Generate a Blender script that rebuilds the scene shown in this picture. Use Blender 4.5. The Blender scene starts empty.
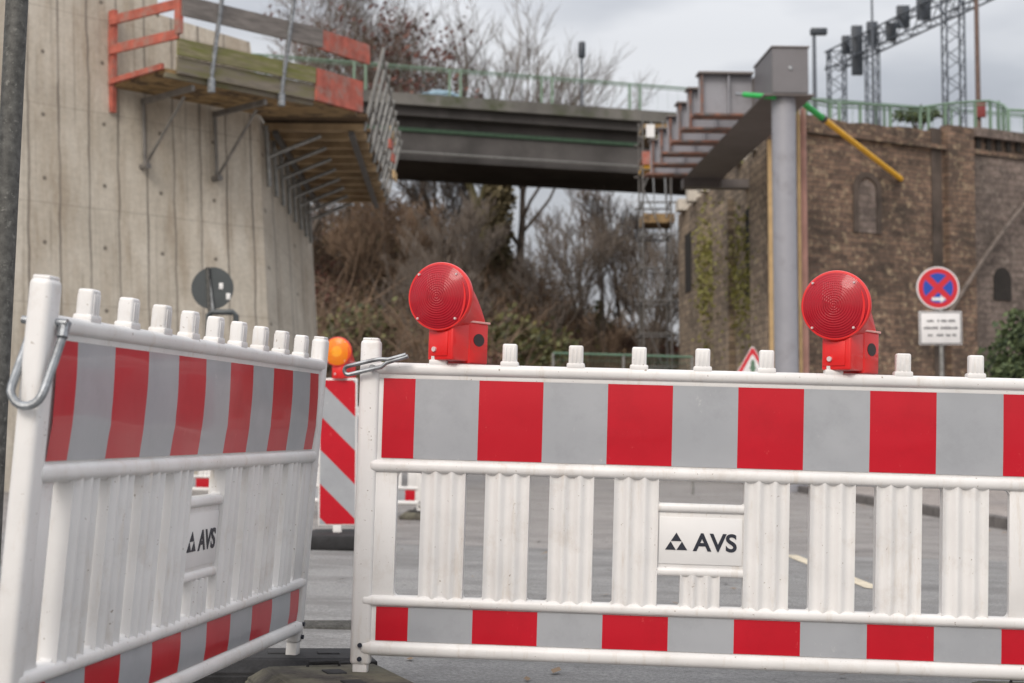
import bpy, bmesh, math, random
from mathutils import Vector, Matrix, noise
R=math.radians; PI=math.pi
random.seed(7)
S=bpy.context.scene; COL=S.collection
# ------------------------------------------------------------ camera
CAMH=0.765; F=1560.0; TH=math.atan((441-341.5)/F)
G=0.028                                    # the street falls gently to the right
def gz(x): return -G*max(-14,min(14,x))
def P(px,py,Y):                            # point on the sight line of a photo pixel at distance Y
    a=(px-512)/F; b=(341.5-py)/F
    c,s=math.cos(TH),math.sin(TH)
    d=Vector((a, c-b*s, s+b*c))
    d*=Y/d.y
    return Vector((d.x,Y,CAMH+d.z))
cam=bpy.data.cameras.new('camera'); co=bpy.data.objects.new('camera',cam); COL.objects.link(co); S.camera=co
co.location=(0,0,CAMH); co.rotation_euler=(R(90)+TH,0,0)
cam.sensor_width=36; cam.lens=F/1024*36; cam.clip_end=2000; cam.clip_start=.05
cam.dof.use_dof=True; cam.dof.focus_distance=4.55; cam.dof.aperture_fstop=4.6
# ------------------------------------------------------------ materials
def newmat(name):
    m=bpy.data.materials.new(name); m.use_nodes=True; nt=m.node_tree
    return m,nt,nt.nodes['Principled BSDF']
def N(nt,t,**k):
    n=nt.nodes.new(t)
    for a,b in k.items():
        if a.startswith('i_'):
            key=a[2:]; key=int(key) if key.isdigit() else key.replace('_',' ')
            n.inputs[key].default_value=b
        else: setattr(n,a,b)
    return n
def L(nt,a,b): nt.links.new(a,b)
def coord(nt,kind='Object',scale=(1,1,1)):
    tc=N(nt,'ShaderNodeTexCoord'); mp=N(nt,'ShaderNodeMapping'); mp.inputs['Scale'].default_value=scale
    L(nt,tc.outputs[kind],mp.inputs[0]); return mp.outputs[0]
def noise_n(nt,vec,scale,detail=4,rough=.55):
    n=N(nt,'ShaderNodeTexNoise'); n.inputs['Scale'].default_value=scale; n.inputs['Detail'].default_value=detail; n.inputs['Roughness'].default_value=rough
    L(nt,vec,n.inputs['Vector']); return n.outputs['Fac']
def ramp(nt,fac,stops):
    r=N(nt,'ShaderNodeValToRGB'); e=r.color_ramp.elements
    while len(e)<len(stops): e.new(.5)
    for q,(p,c) in zip(e,stops):
        q.position=p; q.color=(c[0],c[1],c[2],1) if not isinstance(c,(int,float)) else (c,c,c,1)
    L(nt,fac,r.inputs[0]); return r.outputs[0]
def mix(nt,fac,a,b,mode='MIX'):
    m=N(nt,'ShaderNodeMix',data_type='RGBA',blend_type=mode)
    if isinstance(fac,(int,float)): m.inputs[0].default_value=fac
    else: L(nt,fac,m.inputs[0])
    for i,v in ((6,a),(7,b)):
        if isinstance(v,tuple): m.inputs[i].default_value=(*v,1)
        else: L(nt,v,m.inputs[i])
    return m.outputs[2]
def bump(nt,b,h,strength=.3,dist=.01):
    n=N(nt,'ShaderNodeBump'); n.inputs['Strength'].default_value=strength; n.inputs['Distance'].default_value=dist
    L(nt,h,n.inputs['Height']); L(nt,n.outputs[0],b.inputs['Normal'])
def simple(name,c,rough=.6,metal=0,var=.25,scale=6,dirt=None,dscale=3,dlo=.5,dhi=.7,bmp=0,spec=.5,coat=0,stretch=(1,1,1)):
    m,nt,b=newmat(name); v=coord(nt,'Object',stretch)
    f=noise_n(nt,v,scale,5)
    c0=tuple(x*(1-var) for x in c); c1=tuple(min(1,x*(1+var)) for x in c)
    out=ramp(nt,f,[(.3,c0),(.7,c1)])
    if dirt:
        f2=noise_n(nt,v,dscale,6,.65); k=ramp(nt,f2,[(dlo,0),(dhi,1)])
        out=mix(nt,k,out,dirt)
    L(nt,out,b.inputs['Base Color'])
    b.inputs['Roughness'].default_value=rough; b.inputs['Metallic'].default_value=metal
    b.inputs['Specular IOR Level'].default_value=spec; b.inputs['Coat Weight'].default_value=coat
    if bmp: bump(nt,b,noise_n(nt,v,scale*4,4),bmp,.01)
    return m
M={}
def plastic():
    m,nt,b=newmat('white barrier plastic'); v=coord(nt,'Object')
    f=noise_n(nt,v,5,4); base=ramp(nt,f,[(.3,(.66,.655,.65)),(.7,(.76,.755,.75))])
    vs=coord(nt,'Object',(1,1,.18))
    st=ramp(nt,noise_n(nt,vs,26,6,.7),[(.56,0),(.78,.6)])
    out=mix(nt,st,base,(.50,.42,.33))
    sp=ramp(nt,noise_n(nt,v,70,3,.6),[(.69,0),(.73,.85)])
    out=mix(nt,sp,out,(.25,.20,.16))
    g=ramp(nt,noise_n(nt,v,9,8,.75),[(.54,0),(.74,.5)])
    out=mix(nt,g,out,(.52,.47,.42))
    L(nt,out,b.inputs['Base Color']); b.inputs['Roughness'].default_value=.42
    bump(nt,b,noise_n(nt,v,90,3),.06,.004); return m
M['plastic']=plastic()
def foil(name,c,hi,wear):
    m,nt,b=newmat(name); v=coord(nt,'Object')
    f=noise_n(nt,v,3,4); base=ramp(nt,f,[(.35,c),(.65,hi)])
    vs=coord(nt,'Object',(1,1,.5))
    sc=ramp(nt,noise_n(nt,vs,30,8,.8),[(.63,0),(.67,.7)])
    out=mix(nt,sc,base,wear)
    d=ramp(nt,noise_n(nt,v,7,8,.75),[(.5,0),(.85,.55)])
    out=mix(nt,d,out,tuple(q*.72 for q in c))
    L(nt,out,b.inputs['Base Color']); b.inputs['Roughness'].default_value=.3
    b.inputs['Coat Weight'].default_value=.2; b.inputs['Coat Roughness'].default_value=.06; b.inputs['Specular IOR Level'].default_value=.3
    bump(nt,b,noise_n(nt,v,9,2),.12,.01)
    return m
M['foil_red']=foil('red reflective sheeting',(.44,.003,.014),(.50,.004,.018),(.62,.10,.10))
M['foil_grey']=foil('silver reflective sheeting',(.32,.335,.36),(.37,.385,.41),(.5,.5,.5))
M['print']=simple('dark blue print',(.012,.016,.03),.5)
M['label']=simple('white label plate',(.72,.72,.72),.35,var=.04)
M['galv']=simple('galvanised steel',(.30,.32,.34),.45,.75,var=.35,scale=25,dirt=(.16,.16,.17),dscale=18,bmp=.1)
M['galv_dark']=simple('weathered galvanised pole',(.085,.085,.08),.6,.3,var=.5,scale=45,dirt=(.20,.20,.185),dscale=60,dlo=.58,dhi=.7,bmp=.2)
M['red_plastic']=simple('bright red lamp housing',(.70,.012,.012),.35,var=.08,scale=12,dirt=(.45,.05,.04),dlo=.62,dhi=.8,dscale=9,coat=.3)
M['rim']=simple('pale red seam',(.8,.40,.36),.5,var=.05)
M['black']=simple('black sticker',(.03,.02,.02),.5)
M['screw']=simple('bright screw',(.75,.6,.6),.3,.3)
def lens(name,c,edge):  # moulded rings and vertical ribs
    m,nt,b=newmat(name); tc=N(nt,'ShaderNodeTexCoord'); s=N(nt,'ShaderNodeSeparateXYZ'); L(nt,tc.outputs['Object'],s.inputs[0])
    def math_(op,a,bv):
        n=N(nt,'ShaderNodeMath',operation=op)
        for i,q in enumerate((a,bv)):
            if q is None: continue
            if isinstance(q,(int,float)): n.inputs[i].default_value=q
            else: L(nt,q,n.inputs[i])
        return n.outputs[0]
    x,z=s.outputs[0],s.outputs[2]
    r=math_('SQRT',math_('ADD',math_('MULTIPLY',x,x),math_('MULTIPLY',z,z)),None)
    rings=math_('SINE',math_('MULTIPLY',r,900),None)
    bars=math_('SINE',math_('MULTIPLY',x,1050),None)
    inb=math_('MULTIPLY',math_('LESS_THAN',math_('ABSOLUTE',math_('ADD',x,.006),None),.028),math_('LESS_THAN',math_('ABSOLUTE',math_('SUBTRACT',z,.022),None),.046))
    h=math_('ADD',math_('MULTIPLY',rings,.35),math_('MULTIPLY',math_('MULTIPLY',bars,inb),.40))
    cc=ramp(nt,r,[(0,edge),(.034,edge),(.04,c),(.09,c)])
    f=noise_n(nt,tc.outputs['Object'],20,5); cc=mix(nt,ramp(nt,f,[(.5,0),(.8,.3)]),cc,tuple(q*.7 for q in c))
    L(nt,cc,b.inputs['Base Color']); b.inputs['Roughness'].default_value=.22; b.inputs['Coat Weight'].default_value=.25; b.inputs['Coat Roughness'].default_value=.1
    b.inputs['Specular IOR Level'].default_value=.35
    bump(nt,b,h,.8,.0016); return m
M['lens_red']=lens('ribbed red lens',(.38,.002,.014),(.36,.002,.013))
M['lens_amber']=lens('ribbed amber lens',(.85,.22,.008),(.95,.38,.02))
def asphalt(name,c0,c1,damp):
    m,nt,b=newmat(name); v=coord(nt,'Object')
    a=ramp(nt,noise_n(nt,v,.8,7,.65),[(.28,c0),(.72,c1)])
    g=ramp(nt,noise_n(nt,v,70,5,.8),[(.36,.5),(.5,1.0),(.64,1.5)])
    out=mix(nt,.75,a,g,'MULTIPLY')
    w=N(nt,'ShaderNodeTexVoronoi',feature='DISTANCE_TO_EDGE'); w.inputs['Scale'].default_value=.7
    nz=N(nt,'ShaderNodeTexNoise'); nz.inputs['Scale'].default_value=3.5; nz.inputs['Detail'].default_value=5; L(nt,v,nz.inputs['Vector'])
    vm=N(nt,'ShaderNodeVectorMath',operation='ADD'); sc=N(nt,'ShaderNodeVectorMath',operation='SCALE'); sc.inputs['Scale'].default_value=.6
    L(nt,nz.outputs['Color'],sc.inputs[0]); L(nt,v,vm.inputs[0]); L(nt,sc.outputs[0],vm.inputs[1]); L(nt,vm.outputs[0],w.inputs['Vector'])
    k=ramp(nt,w.outputs['Distance'],[(0,.5),(.007,0)]); out=mix(nt,k,out,(.085,.08,.077))
    vs=coord(nt,'Object',(.35,1,1))
    d=ramp(nt,noise_n(nt,vs,2.2,9,.75),[(.46,0),(.64,.8)]); out=mix(nt,d,out,damp)
    L(nt,out,b.inputs['Base Color']); b.inputs['Roughness'].default_value=.8
    rr=ramp(nt,noise_n(nt,vs,2.2,9,.75),[(.50,.85),(.70,.5)]); L(nt,rr,b.inputs['Roughness'])
    bump(nt,b,noise_n(nt,v,90,4,.8),1,.012); return m
M['asphalt']=asphalt('worn grey asphalt',(.25,.248,.246),(.35,.346,.342),(.155,.15,.145))
M['asphalt_brown']=asphalt('brownish old asphalt',(.265,.25,.24),(.37,.35,.337),(.165,.153,.146))
def paving(name,c,c2,sx=.22,sy=.12,rot=0):
    m,nt,b=newmat(name); v=coord(nt,'Object')
    br=N(nt,'ShaderNodeTexBrick'); br.inputs['Scale'].default_value=1; br.inputs['Brick Width'].default_value=sx; br.inputs['Row Height'].default_value=sy
    br.inputs['Mortar Size'].default_value=.008; br.inputs['Color1'].default_value=(*c,1); br.inputs['Color2'].default_value=(*c2,1); br.inputs['Mortar'].default_value=(.09,.075,.06,1)
    L(nt,v,br.inputs['Vector'])
    g=ramp(nt,noise_n(nt,v,1.3,8,.7),[(.3,.6),(.7,1.3)]); out=mix(nt,.8,br.outputs[0],g,'MULTIPLY')
    L(nt,out,b.inputs['Base Color']); b.inputs['Roughness'].default_value=.85; bump(nt,b,br.outputs['Fac'],-.4,.006); return m
M['setts']=paving('brown stone setts',(.36,.30,.27),(.30,.25,.225))
M['footway']=paving('grey pink footway slabs',(.36,.32,.30),(.31,.28,.26),.5,.3)
M['kerb']=simple('granite kerb',(.13,.12,.115),.8,var=.35,scale=12,bmp=.3)
M['paint']=simple('worn white road paint',(.62,.55,.42),.7,var=.15,scale=8,dirt=(.26,.24,.2),dscale=14,dlo=.5,dhi=.75)
def concrete():
    m,nt,b=newmat('board marked concrete'); tc=N(nt,'ShaderNodeTexCoord'); s=N(nt,'ShaderNodeSeparateXYZ'); L(nt,tc.outputs['UV'],s.inputs[0])
    def mt(op,a,bv=None,cv=None):
        n=N(nt,'ShaderNodeMath',operation=op)
        for i,q in enumerate((a,bv,cv)):
            if q is None: continue
            if isinstance(q,(int,float)): n.inputs[i].default_value=q
            else: L(nt,q,n.inputs[i])
        return n.outputs[0]
    u,v=s.outputs[0],s.outputs[1]
    nz=noise_n(nt,tc.outputs['UV'],1.1,3)
    uu=mt('ADD',u,mt('MULTIPLY',nz,.09))
    d=mt('PINGPONG',uu,.21)                 # 0 at each joint, .42 m apart
    jb=ramp(nt,noise_n(nt,tc.outputs['UV'],.8,4),[(.35,.6),(.6,1)]); joint=mt('MULTIPLY',ramp(nt,d,[(0,1),(.012,.8),(.021,0)]),jb)
    d2=mt('PINGPONG',mt('ADD',v,mt('MULTIPLY',nz,.05)),.62); lift=ramp(nt,d2,[(0,.45),(.012,0)])
    bu=mt('FLOOR',mt('DIVIDE',uu,.42)); wn=N(nt,'ShaderNodeTexWhiteNoise',noise_dimensions='1D'); L(nt,bu,wn.inputs['W'])
    tone=ramp(nt,wn.outputs['Value'],[(0,.95),(1,1.04)])
    base=ramp(nt,noise_n(nt,tc.outputs['UV'],.9,6,.6),[(.25,(.41,.37,.31)),(.5,(.53,.485,.41)),(.72,(.62,.575,.50))])
    out=mix(nt,1,base,tone,'MULTIPLY')
    mp=N(nt,'ShaderNodeMapping'); mp.inputs['Scale'].default_value=(1.6,.28,1); L(nt,tc.outputs['UV'],mp.inputs[0])
    st=ramp(nt,noise_n(nt,mp.outputs[0],1.6,8,.72),[(.46,0),(.64,.85)]); out=mix(nt,mt('MULTIPLY',st,.7),out,(.30,.235,.165))
    mp2=N(nt,'ShaderNodeMapping'); mp2.inputs['Scale'].default_value=(7,.16,1); L(nt,tc.outputs['UV'],mp2.inputs[0])
    drip=ramp(nt,noise_n(nt,mp2.outputs[0],1.5,5,.6),[(.56,0),(.66,.55)]); out=mix(nt,mt('MULTIPLY',drip,.8),out,(.20,.17,.135))
    fine=ramp(nt,noise_n(nt,tc.outputs['UV'],14,6,.8),[(.35,.86),(.65,1.12)]); out=mix(nt,.9,out,fine,'MULTIPLY')
    # tie holes
    hx=mt('PINGPONG',mt('ADD',uu,.21),.42); hy=mt('PINGPONG',v,.40)
    hr=mt('SQRT',mt('ADD',mt('MULTIPLY',hx,hx),mt('MULTIPLY',hy,hy)))
    hole=ramp(nt,hr,[(.02,.85),(.034,0)])
    out=mix(nt,mt('MULTIPLY',joint,.80),out,(.10,.085,.075)); out=mix(nt,lift,out,(.2,.17,.14)); out=mix(nt,hole,out,(.1,.085,.07))
    L(nt,out,b.inputs['Base Color']); b.inputs['Roughness'].default_value=.85
    hgt=mt('SUBTRACT',mt('MULTIPLY',noise_n(nt,tc.outputs['UV'],25,4),.3),joint); bump(nt,b,hgt,.25,.008); return m
M['concrete']=concrete()
def brick(name,c1,c2,c3,bw,rh,dark=(.03,.025,.02)):
    m,nt,b=newmat(name); tc=N(nt,'ShaderNodeTexCoord'); uv=tc.outputs['UV']
    nz=N(nt,'ShaderNodeTexNoise'); nz.inputs['Scale'].default_value=3; nz.inputs['Detail'].default_value=3; L(nt,uv,nz.inputs['Vector'])
    sc=N(nt,'ShaderNodeVectorMath',operation='SCALE'); sc.inputs['Scale'].default_value=.07; L(nt,nz.outputs['Color'],sc.inputs[0])
    ad=N(nt,'ShaderNodeVectorMath',operation='ADD'); L(nt,uv,ad.inputs[0]); L(nt,sc.outputs[0],ad.inputs[1])
    br=N(nt,'ShaderNodeTexBrick'); br.inputs['Scale'].default_value=1; br.inputs['Brick Width'].default_value=bw; br.inputs['Row Height'].default_value=rh
    br.inputs['Mortar Size'].default_value=.012; br.inputs['Mortar Smooth'].default_value=.4; br.inputs['Bias'].default_value=-.2
    br.inputs['Color1'].default_value=(*c1,1); br.inputs['Color2'].default_value=(*c2,1); br.inputs['Mortar'].default_value=(.11,.088,.07,1); L(nt,ad.outputs[0],br.inputs['Vector'])
    big=ramp(nt,noise_n(nt,uv,.55,6,.65),[(.35,0),(.65,1)])
    out=mix(nt,mt_half(nt,big,.75),br.outputs[0],dark)
    pale=ramp(nt,noise_n(nt,ad.outputs[0],6.5,4,.7),[(.55,0),(.66,.6)])
    out=mix(nt,pale,out,c3)
    blotch=ramp(nt,noise_n(nt,uv,4.5,7,.8),[(.33,.35),(.67,1.65)]); out=mix(nt,.85,out,blotch,'MULTIPLY')
    L(nt,out,b.inputs['Base Color']); b.inputs['Roughness'].default_value=.9
    bump(nt,b,br.outputs['Fac'],-.7,.03); return m
def mt_half(nt,f,k):
    n=N(nt,'ShaderNodeMath',operation='MULTIPLY'); L(nt,f,n.inputs[0]); n.inputs[1].default_value=k; return n.outputs[0]
M['brick']=brick('dark weathered brick',(.26,.165,.115),(.080,.052,.042),(.42,.33,.215),.30,.10)
M['brick_side']=brick('weathered brown stone',(.38,.29,.205),(.23,.17,.125),(.52,.44,.32),.42,.17)
M['brick_grey']=brick('grey brown masonry',(.21,.165,.145),(.15,.12,.108),(.26,.22,.19),.40,.14)
M['void']=simple('near black fill',(.02,.017,.015),.9)  # near black colour paints in the shade of wall recesses and openings
M['box_red']=simple('dull red box',(.20,.035,.035),.6)
M['brick_dark']=simple('dark brown brick',(.075,.058,.048),.9,var=.5,scale=2)  # dark mottled tone for the niche outline and the band beside the pilaster
M['capstone']=simple('pale cap stone',(.5,.46,.4),.8,var=.2,scale=5)
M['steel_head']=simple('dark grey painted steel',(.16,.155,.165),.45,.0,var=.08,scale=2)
M['steel']=simple('grey painted steel',(.30,.305,.34),.4,.0,var=.08,scale=2,dirt=(.22,.22,.24),dscale=2,coat=.1)
M['steel_dark']=simple('brown grey primer steel',(.17,.152,.147),.55,var=.15,scale=1.5)
M['rust']=simple('rusty orange primer edge',(.24,.115,.08),.75,var=.5,scale=5,dirt=(.13,.12,.12),dscale=4,dlo=.45,dhi=.6)
M['orange']=simple('faded red orange board',(.40,.105,.075),.75,var=.3,scale=7,dirt=(.30,.19,.16),dscale=5,dlo=.48,dhi=.68)
M['wood_grey']=simple('weathered grey plank',(.20,.175,.14),.85,var=.3,scale=4,stretch=(1,1,6),dirt=(.14,.135,.06),dscale=2,dlo=.45,dhi=.65)
M['wood_shaded']=simple('shade darkened planks',(.10,.065,.035),.85,var=.5,scale=3)  # plank brown darkened to paint the shade between the joists
M['joist_wood']=simple('warm brown joist timber',(.34,.24,.135),.8,var=.35,scale=3,dirt=(.22,.14,.07),dscale=2)
M['rail_grey']=simple('dull grey brown plank',(.17,.155,.145),.85,var=.3,scale=4,stretch=(1,1,6))
M['wood_moss']=simple('mossy plank',(.21,.19,.11),.85,var=.3,scale=4,stretch=(1,1,7),dirt=(.15,.16,.045),dscale=2.5,dlo=.4,dhi=.62)
M['wood_floor']=simple('brown formwork planks',(.36,.24,.11),.8,var=.5,scale=3,dirt=(.10,.065,.035),dscale=3,dlo=.45,dhi=.6)
M['timber']=simple('raw yellow timber',(.52,.36,.18),.75,var=.15,scale=5)
M['pinkpipe']=simple('pinkish primed pipe',(.42,.23,.19),.6,var=.2,scale=3)
M['dark_tube']=simple('dark steel tube',(.10,.095,.09),.5,.5,var=.2)
M['bracket']=simple('grey steel bracket',(.19,.18,.17),.55,.3,var=.25)
M['tower_tube']=simple('dull tower tube',(.15,.145,.14),.6,.3,var=.3,scale=12)
M['grey_tube']=simple('dull grey scaffold tube',(.27,.27,.26),.5,.5,var=.3,scale=12)
M['green']=simple('pale green railing paint',(.15,.235,.17),.5,var=.15,scale=3)
M['bridge_dark']=simple('dark bridge concrete',(.085,.08,.079),.85,var=.35,scale=.5,dirt=(.13,.123,.12),dscale=.4)  # dark grey with slightly paler blotches
M['bridge_edge']=simple('weathered deck edge',(.14,.135,.125),.85,var=.35,scale=.8,dirt=(.07,.08,.045),dscale=.7,dlo=.5,dhi=.65)
M['green_pipe']=simple('dark green pipe',(.10,.18,.12),.6,var=.2)
M['green_bright']=simple('bright green strut',(.03,.42,.09),.45,var=.1)
M['yellow']=simple('yellow strut paint',(.85,.46,.03),.5,var=.15,scale=3,dirt=(.4,.2,.03),dlo=.6,dhi=.7)
M['gantry']=simple('gantry steel',(.10,.115,.14),.5,.3,var=.15)
M['panel']=simple('dark signal panel',(.035,.045,.06),.5)
M['mast_brown']=simple('brown mast',(.13,.085,.07),.6)
M['signback']=simple('dark grey sign back',(.055,.065,.07),.45,.2,var=.12,scale=8)
M['sign_white']=simple('sign white',(.72,.72,.73),.4,var=.05)
M['sign_red']=simple('sign red',(.55,.015,.03),.4,var=.06)
M['sign_blue']=simple('sign blue',(.015,.06,.38),.4,var=.06)
M['sign_text']=simple('sign lettering',(.06,.06,.07),.5)
M['rubber']=simple('mossy recycled rubber',(.065,.058,.05),.92,var=.5,scale=14,dirt=(.125,.118,.085),dscale=6,dlo=.45,dhi=.62,bmp=.7)
M['rubber_black']=simple('black rubber',(.022,.022,.024),.85,var=.4,scale=20,bmp=.4)
M['bark']=simple('grey brown bark',(.105,.085,.07),.9,var=.35,scale=3,stretch=(3,3,.6))
M['bark_green']=simple('mossy bark',(.14,.125,.06),.9,var=.35,scale=3)
M['twig']=simple('bare brown twigs',(.155,.105,.070),.9,var=.65,scale=.4)
M['twig_grey']=simple('bare grey twigs',(.145,.12,.10),.9,var=.3,scale=1)
def leafmat(name,a,b_):
    m,nt,b=newmat(name); g=N(nt,'ShaderNodeNewGeometry'); c=ramp(nt,g.outputs['Random Per Island'],[(0,a),(1,b_)])
    L(nt,c,b.inputs['Base Color']); b.inputs['Roughness'].default_value=.7; return m
M['leaf_red']=leafmat('dry red leaves',(.08,.028,.024),(.17,.07,.05))
M['leaf_ivy']=leafmat('ivy leaves',(.025,.035,.012),(.17,.165,.06))
M['leaf_olive']=leafmat('olive brown ivy',(.10,.085,.045),(.24,.20,.11))
M['leaf_green']=leafmat('green shrub leaves',(.025,.045,.018),(.13,.17,.075))
M['leaf_yellow']=leafmat('yellow green leaves',(.15,.15,.03),(.27,.25,.07))
M['leaf_brown']=leafmat('withered brown leaves',(.05,.032,.02),(.30,.20,.115))
def soil():
    m,nt,b=newmat('leaf littered slope'); v=coord(nt,'Object')
    c=ramp(nt,noise_n(nt,v,.35,8,.7),[(.3,(.09,.07,.052)),(.5,(.16,.125,.092)),(.68,(.17,.155,.08))])
    g=ramp(nt,noise_n(nt,v,4,5,.7),[(.3,.5),(.7,1.5)]); L(nt,mix(nt,.8,c,g,'MULTIPLY'),b.inputs['Base Color']); b.inputs['Roughness'].default_value=.95
    bump(nt,b,noise_n(nt,v,3,6,.7),.8,.2); return m
M['soil']=soil()
# ------------------------------------------------------------ mesh helpers
def merge(bm,src,mat=0,Mx=None):
    mp={}
    for v in src.verts: mp[v]=bm.verts.new(Mx@v.co if Mx else v.co)
    for f in src.faces:
        try: nf=bm.faces.new([mp[v] for v in f.verts])
        except ValueError: continue
        nf.material_index=mat
    src.free()
def box(bm,a,b,bev=0,mat=0,Mx=None,seg=2):
    t=bmesh.new(); c=bmesh.ops.create_cube(t,size=1)
    a=Vector(a); b=Vector(b); s=b-a; m=(a+b)/2
    for v in t.verts: v.co=Vector((v.co.x*s.x,v.co.y*s.y,v.co.z*s.z))+m
    if bev: bmesh.ops.bevel(t,geom=t.edges[:],offset=bev,segments=seg,affect='EDGES',profile=.5)
    merge(bm,t,mat,Mx)
def frame_from(d):
    d=d.normalized(); up=Vector((0,0,1)) if abs(d.z)<.95 else Vector((1,0,0))
    x=d.cross(up).normalized(); y=x.cross(d).normalized(); return x,y
def tube(bm,pts,rad,n=8,mat=0,cap=True,flat=None):
    pts=[Vector(p) for p in pts]
    if not isinstance(rad,(list,tuple)): rad=[rad]*len(pts)
    rings=[]; px=None
    for i,p in enumerate(pts):
        d=(pts[min(i+1,len(pts)-1)]-pts[max(i-1,0)])
        x,y=frame_from(d)
        if px is not None:
            y2=px.cross(d.normalized())
            if y2.length>1e-3: y=y2.normalized(); x=d.normalized().cross(y).normalized()
        px=x
        rings.append([bm.verts.new(p+(x*math.cos(2*PI*k/n)+y*math.sin(2*PI*k/n))*rad[i]) for k in range(n)])
    for i in range(len(rings)-1):
        for k in range(n):
            f=bm.faces.new((rings[i][k],rings[i][(k+1)%n],rings[i+1][(k+1)%n],rings[i+1][k])); f.material_index=mat
    if cap and n>2:
        bm.faces.new(rings[0][::-1]).material_index=mat; bm.faces.new(rings[-1]).material_index=mat
def beam(bm,p,q,w,h,mat=0,up=Vector((0,0,1))):
    p=Vector(p); q=Vector(q); d=(q-p).normalized(); x=d.cross(up)
    x=(x.normalized() if x.length>1e-3 else Vector((1,0,0))); u=x.cross(d).normalized()
    vs=[bm.verts.new(c+x*sx*w/2+u*su*h/2) for c in (p,q) for sx,su in ((-1,-1),(1,-1),(1,1),(-1,1))]
    for idx in ((3,2,1,0),(4,5,6,7),(0,1,5,4),(1,2,6,5),(2,3,7,6),(3,0,4,7)):
        bm.faces.new([vs[i] for i in idx]).material_index=mat
def prism(bm,poly,y0,y1,mat=0,Mx=None):      # polygon in x,z extruded along y
    a=[Vector((x,y0,z)) for x,z in poly]; b=[Vector((x,y1,z)) for x,z in poly]
    if Mx: a=[Mx@v for v in a]; b=[Mx@v for v in b]
    A=[bm.verts.new(v) for v in a]; B=[bm.verts.new(v) for v in b]; n=len(A)
    bm.faces.new(A).material_index=mat; bm.faces.new(B[::-1]).material_index=mat
    for i in range(n): bm.faces.new((A[i],B[i],B[(i+1)%n],A[(i+1)%n])).material_index=mat
def zprism(bm,poly,z0,z1,mat=0):             # polygon in x,y extruded along z
    A=[bm.verts.new((x,y,z0)) for x,y in poly]; B=[bm.verts.new((x,y,z1)) for x,y in poly]; n=len(A)
    bm.faces.new(A[::-1]).material_index=mat; bm.faces.new(B).material_index=mat
    for i in range(n): bm.faces.new((A[i],A[(i+1)%n],B[(i+1)%n],B[i])).material_index=mat
def disc(bm,c,r,y0,y1,n=40,mat=0,r1=None):
    prism(bm,[(c[0]+r*math.cos(2*PI*k/n),c[1]+r*math.sin(2*PI*k/n)) for k in range(n)],y0,y1,mat)
def obj(name,bm,mats,parent=None,smooth=35,Mx=None,fix=True):
    if fix: bmesh.ops.recalc_face_normals(bm,faces=bm.faces[:])
    me=bpy.data.meshes.new(name); bm.to_mesh(me); bm.free()
    if not isinstance(mats,(list,tuple)): mats=[mats]
    for m in mats: me.materials.append(M[m] if isinstance(m,str) else m)
    if smooth:
        me.shade_smooth()
        me.set_sharp_from_angle(angle=R(smooth))
    o=bpy.data.objects.new(name,me); COL.objects.link(o)
    if parent: o.parent=parent
    if Mx is not None: o.matrix_local=Mx
    return o
def tag(o,label=None,cat=None,group=None,kind=None):
    if label: o['label']=label
    if cat: o['category']=cat
    if group: o['group']=group
    if kind: o['kind']=kind
    return o
def thing(name,label,cat,Mx=None,group=None):
    o=bpy.data.objects.new(name,None); COL.objects.link(o); o.empty_display_size=.1
    if Mx is not None:
        if isinstance(Mx,Matrix): o.matrix_world=Mx
        else: o.location=Mx
    return tag(o,label,cat,group)
def copy_tree(o,parent=None):
    c=o.copy(); COL.objects.link(c)
    if parent: c.parent=parent
    for ch in [q for q in COL.objects if q.parent==o]: copy_tree(ch,c)
    return c
def BM(): return bmesh.new()
def basis(o,ex,ez):
    ex=ex.normalized(); ey=ez.cross(ex).normalized(); ez=ex.cross(ey).normalized()
    return Matrix(((ex.x,ey.x,ez.x,o.x),(ex.y,ey.y,ez.y,o.y),(ex.z,ey.z,ez.z,o.z),(0,0,0,1)))
# ------------------------------------------------------------ ground
def sheet(name,xs,ys,zf,mat,off=0,label=None,kind='structure'):
    bm=BM(); g=[[bm.verts.new((x,y,zf(x,y)+off)) for x in xs] for y in ys]
    for j in range(len(ys)-1):
        for i in range(len(xs)-1): bm.faces.new((g[j][i],g[j][i+1],g[j+1][i+1],g[j+1][i]))
    o=obj(name,bm,mat,smooth=60); tag(o,label,None,None,kind); return o
flat=lambda x,y: gz(x)
XS=[-400,-60,-14,-7,0,4.5,9,14,60,400]
sheet('ground',XS,[-60,-5,0,10,20,40,80,600],flat,'soil',-.03)
sheet('road',[-14,-7,0,2,5.05],[-20,0,5,11.35],flat,'asphalt',0)
sheet('side_road',[-14,-7,0,2,5.05],[11.35,20,30,48],flat,'asphalt_brown',0.0)
bm=BM()
for x0,x1,w0,w1 in ((1.97,2.07,8.75,11.3),):
    g=[bm.verts.new((x,y,gz(x)+.004)) for x,y in ((x0,w0),(x1,w0),(x1-.02,w1),(x0-.02,w1))]; bm.faces.new(g)
tag(obj('road_marking',bm,'paint'),None,None,None,'structure')
bm=BM()
box(bm,(5.05,-20,-.5),(5.21,48,.12),.015)
for v in bm.verts: v.co.z+=gz(v.co.x)
tag(obj('kerb',bm,'kerb'),None,None,None,'structure')
sheet('footway',[5.21,9,14,30],[-20,0,20,48],flat,'footway',.115)
# small repair patch with old markings and an iron cover plate in the asphalt
bm=BM()
for (a,b_,c,d) in ((304,612,352,628),(352,608,372,626)):
    pass
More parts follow.
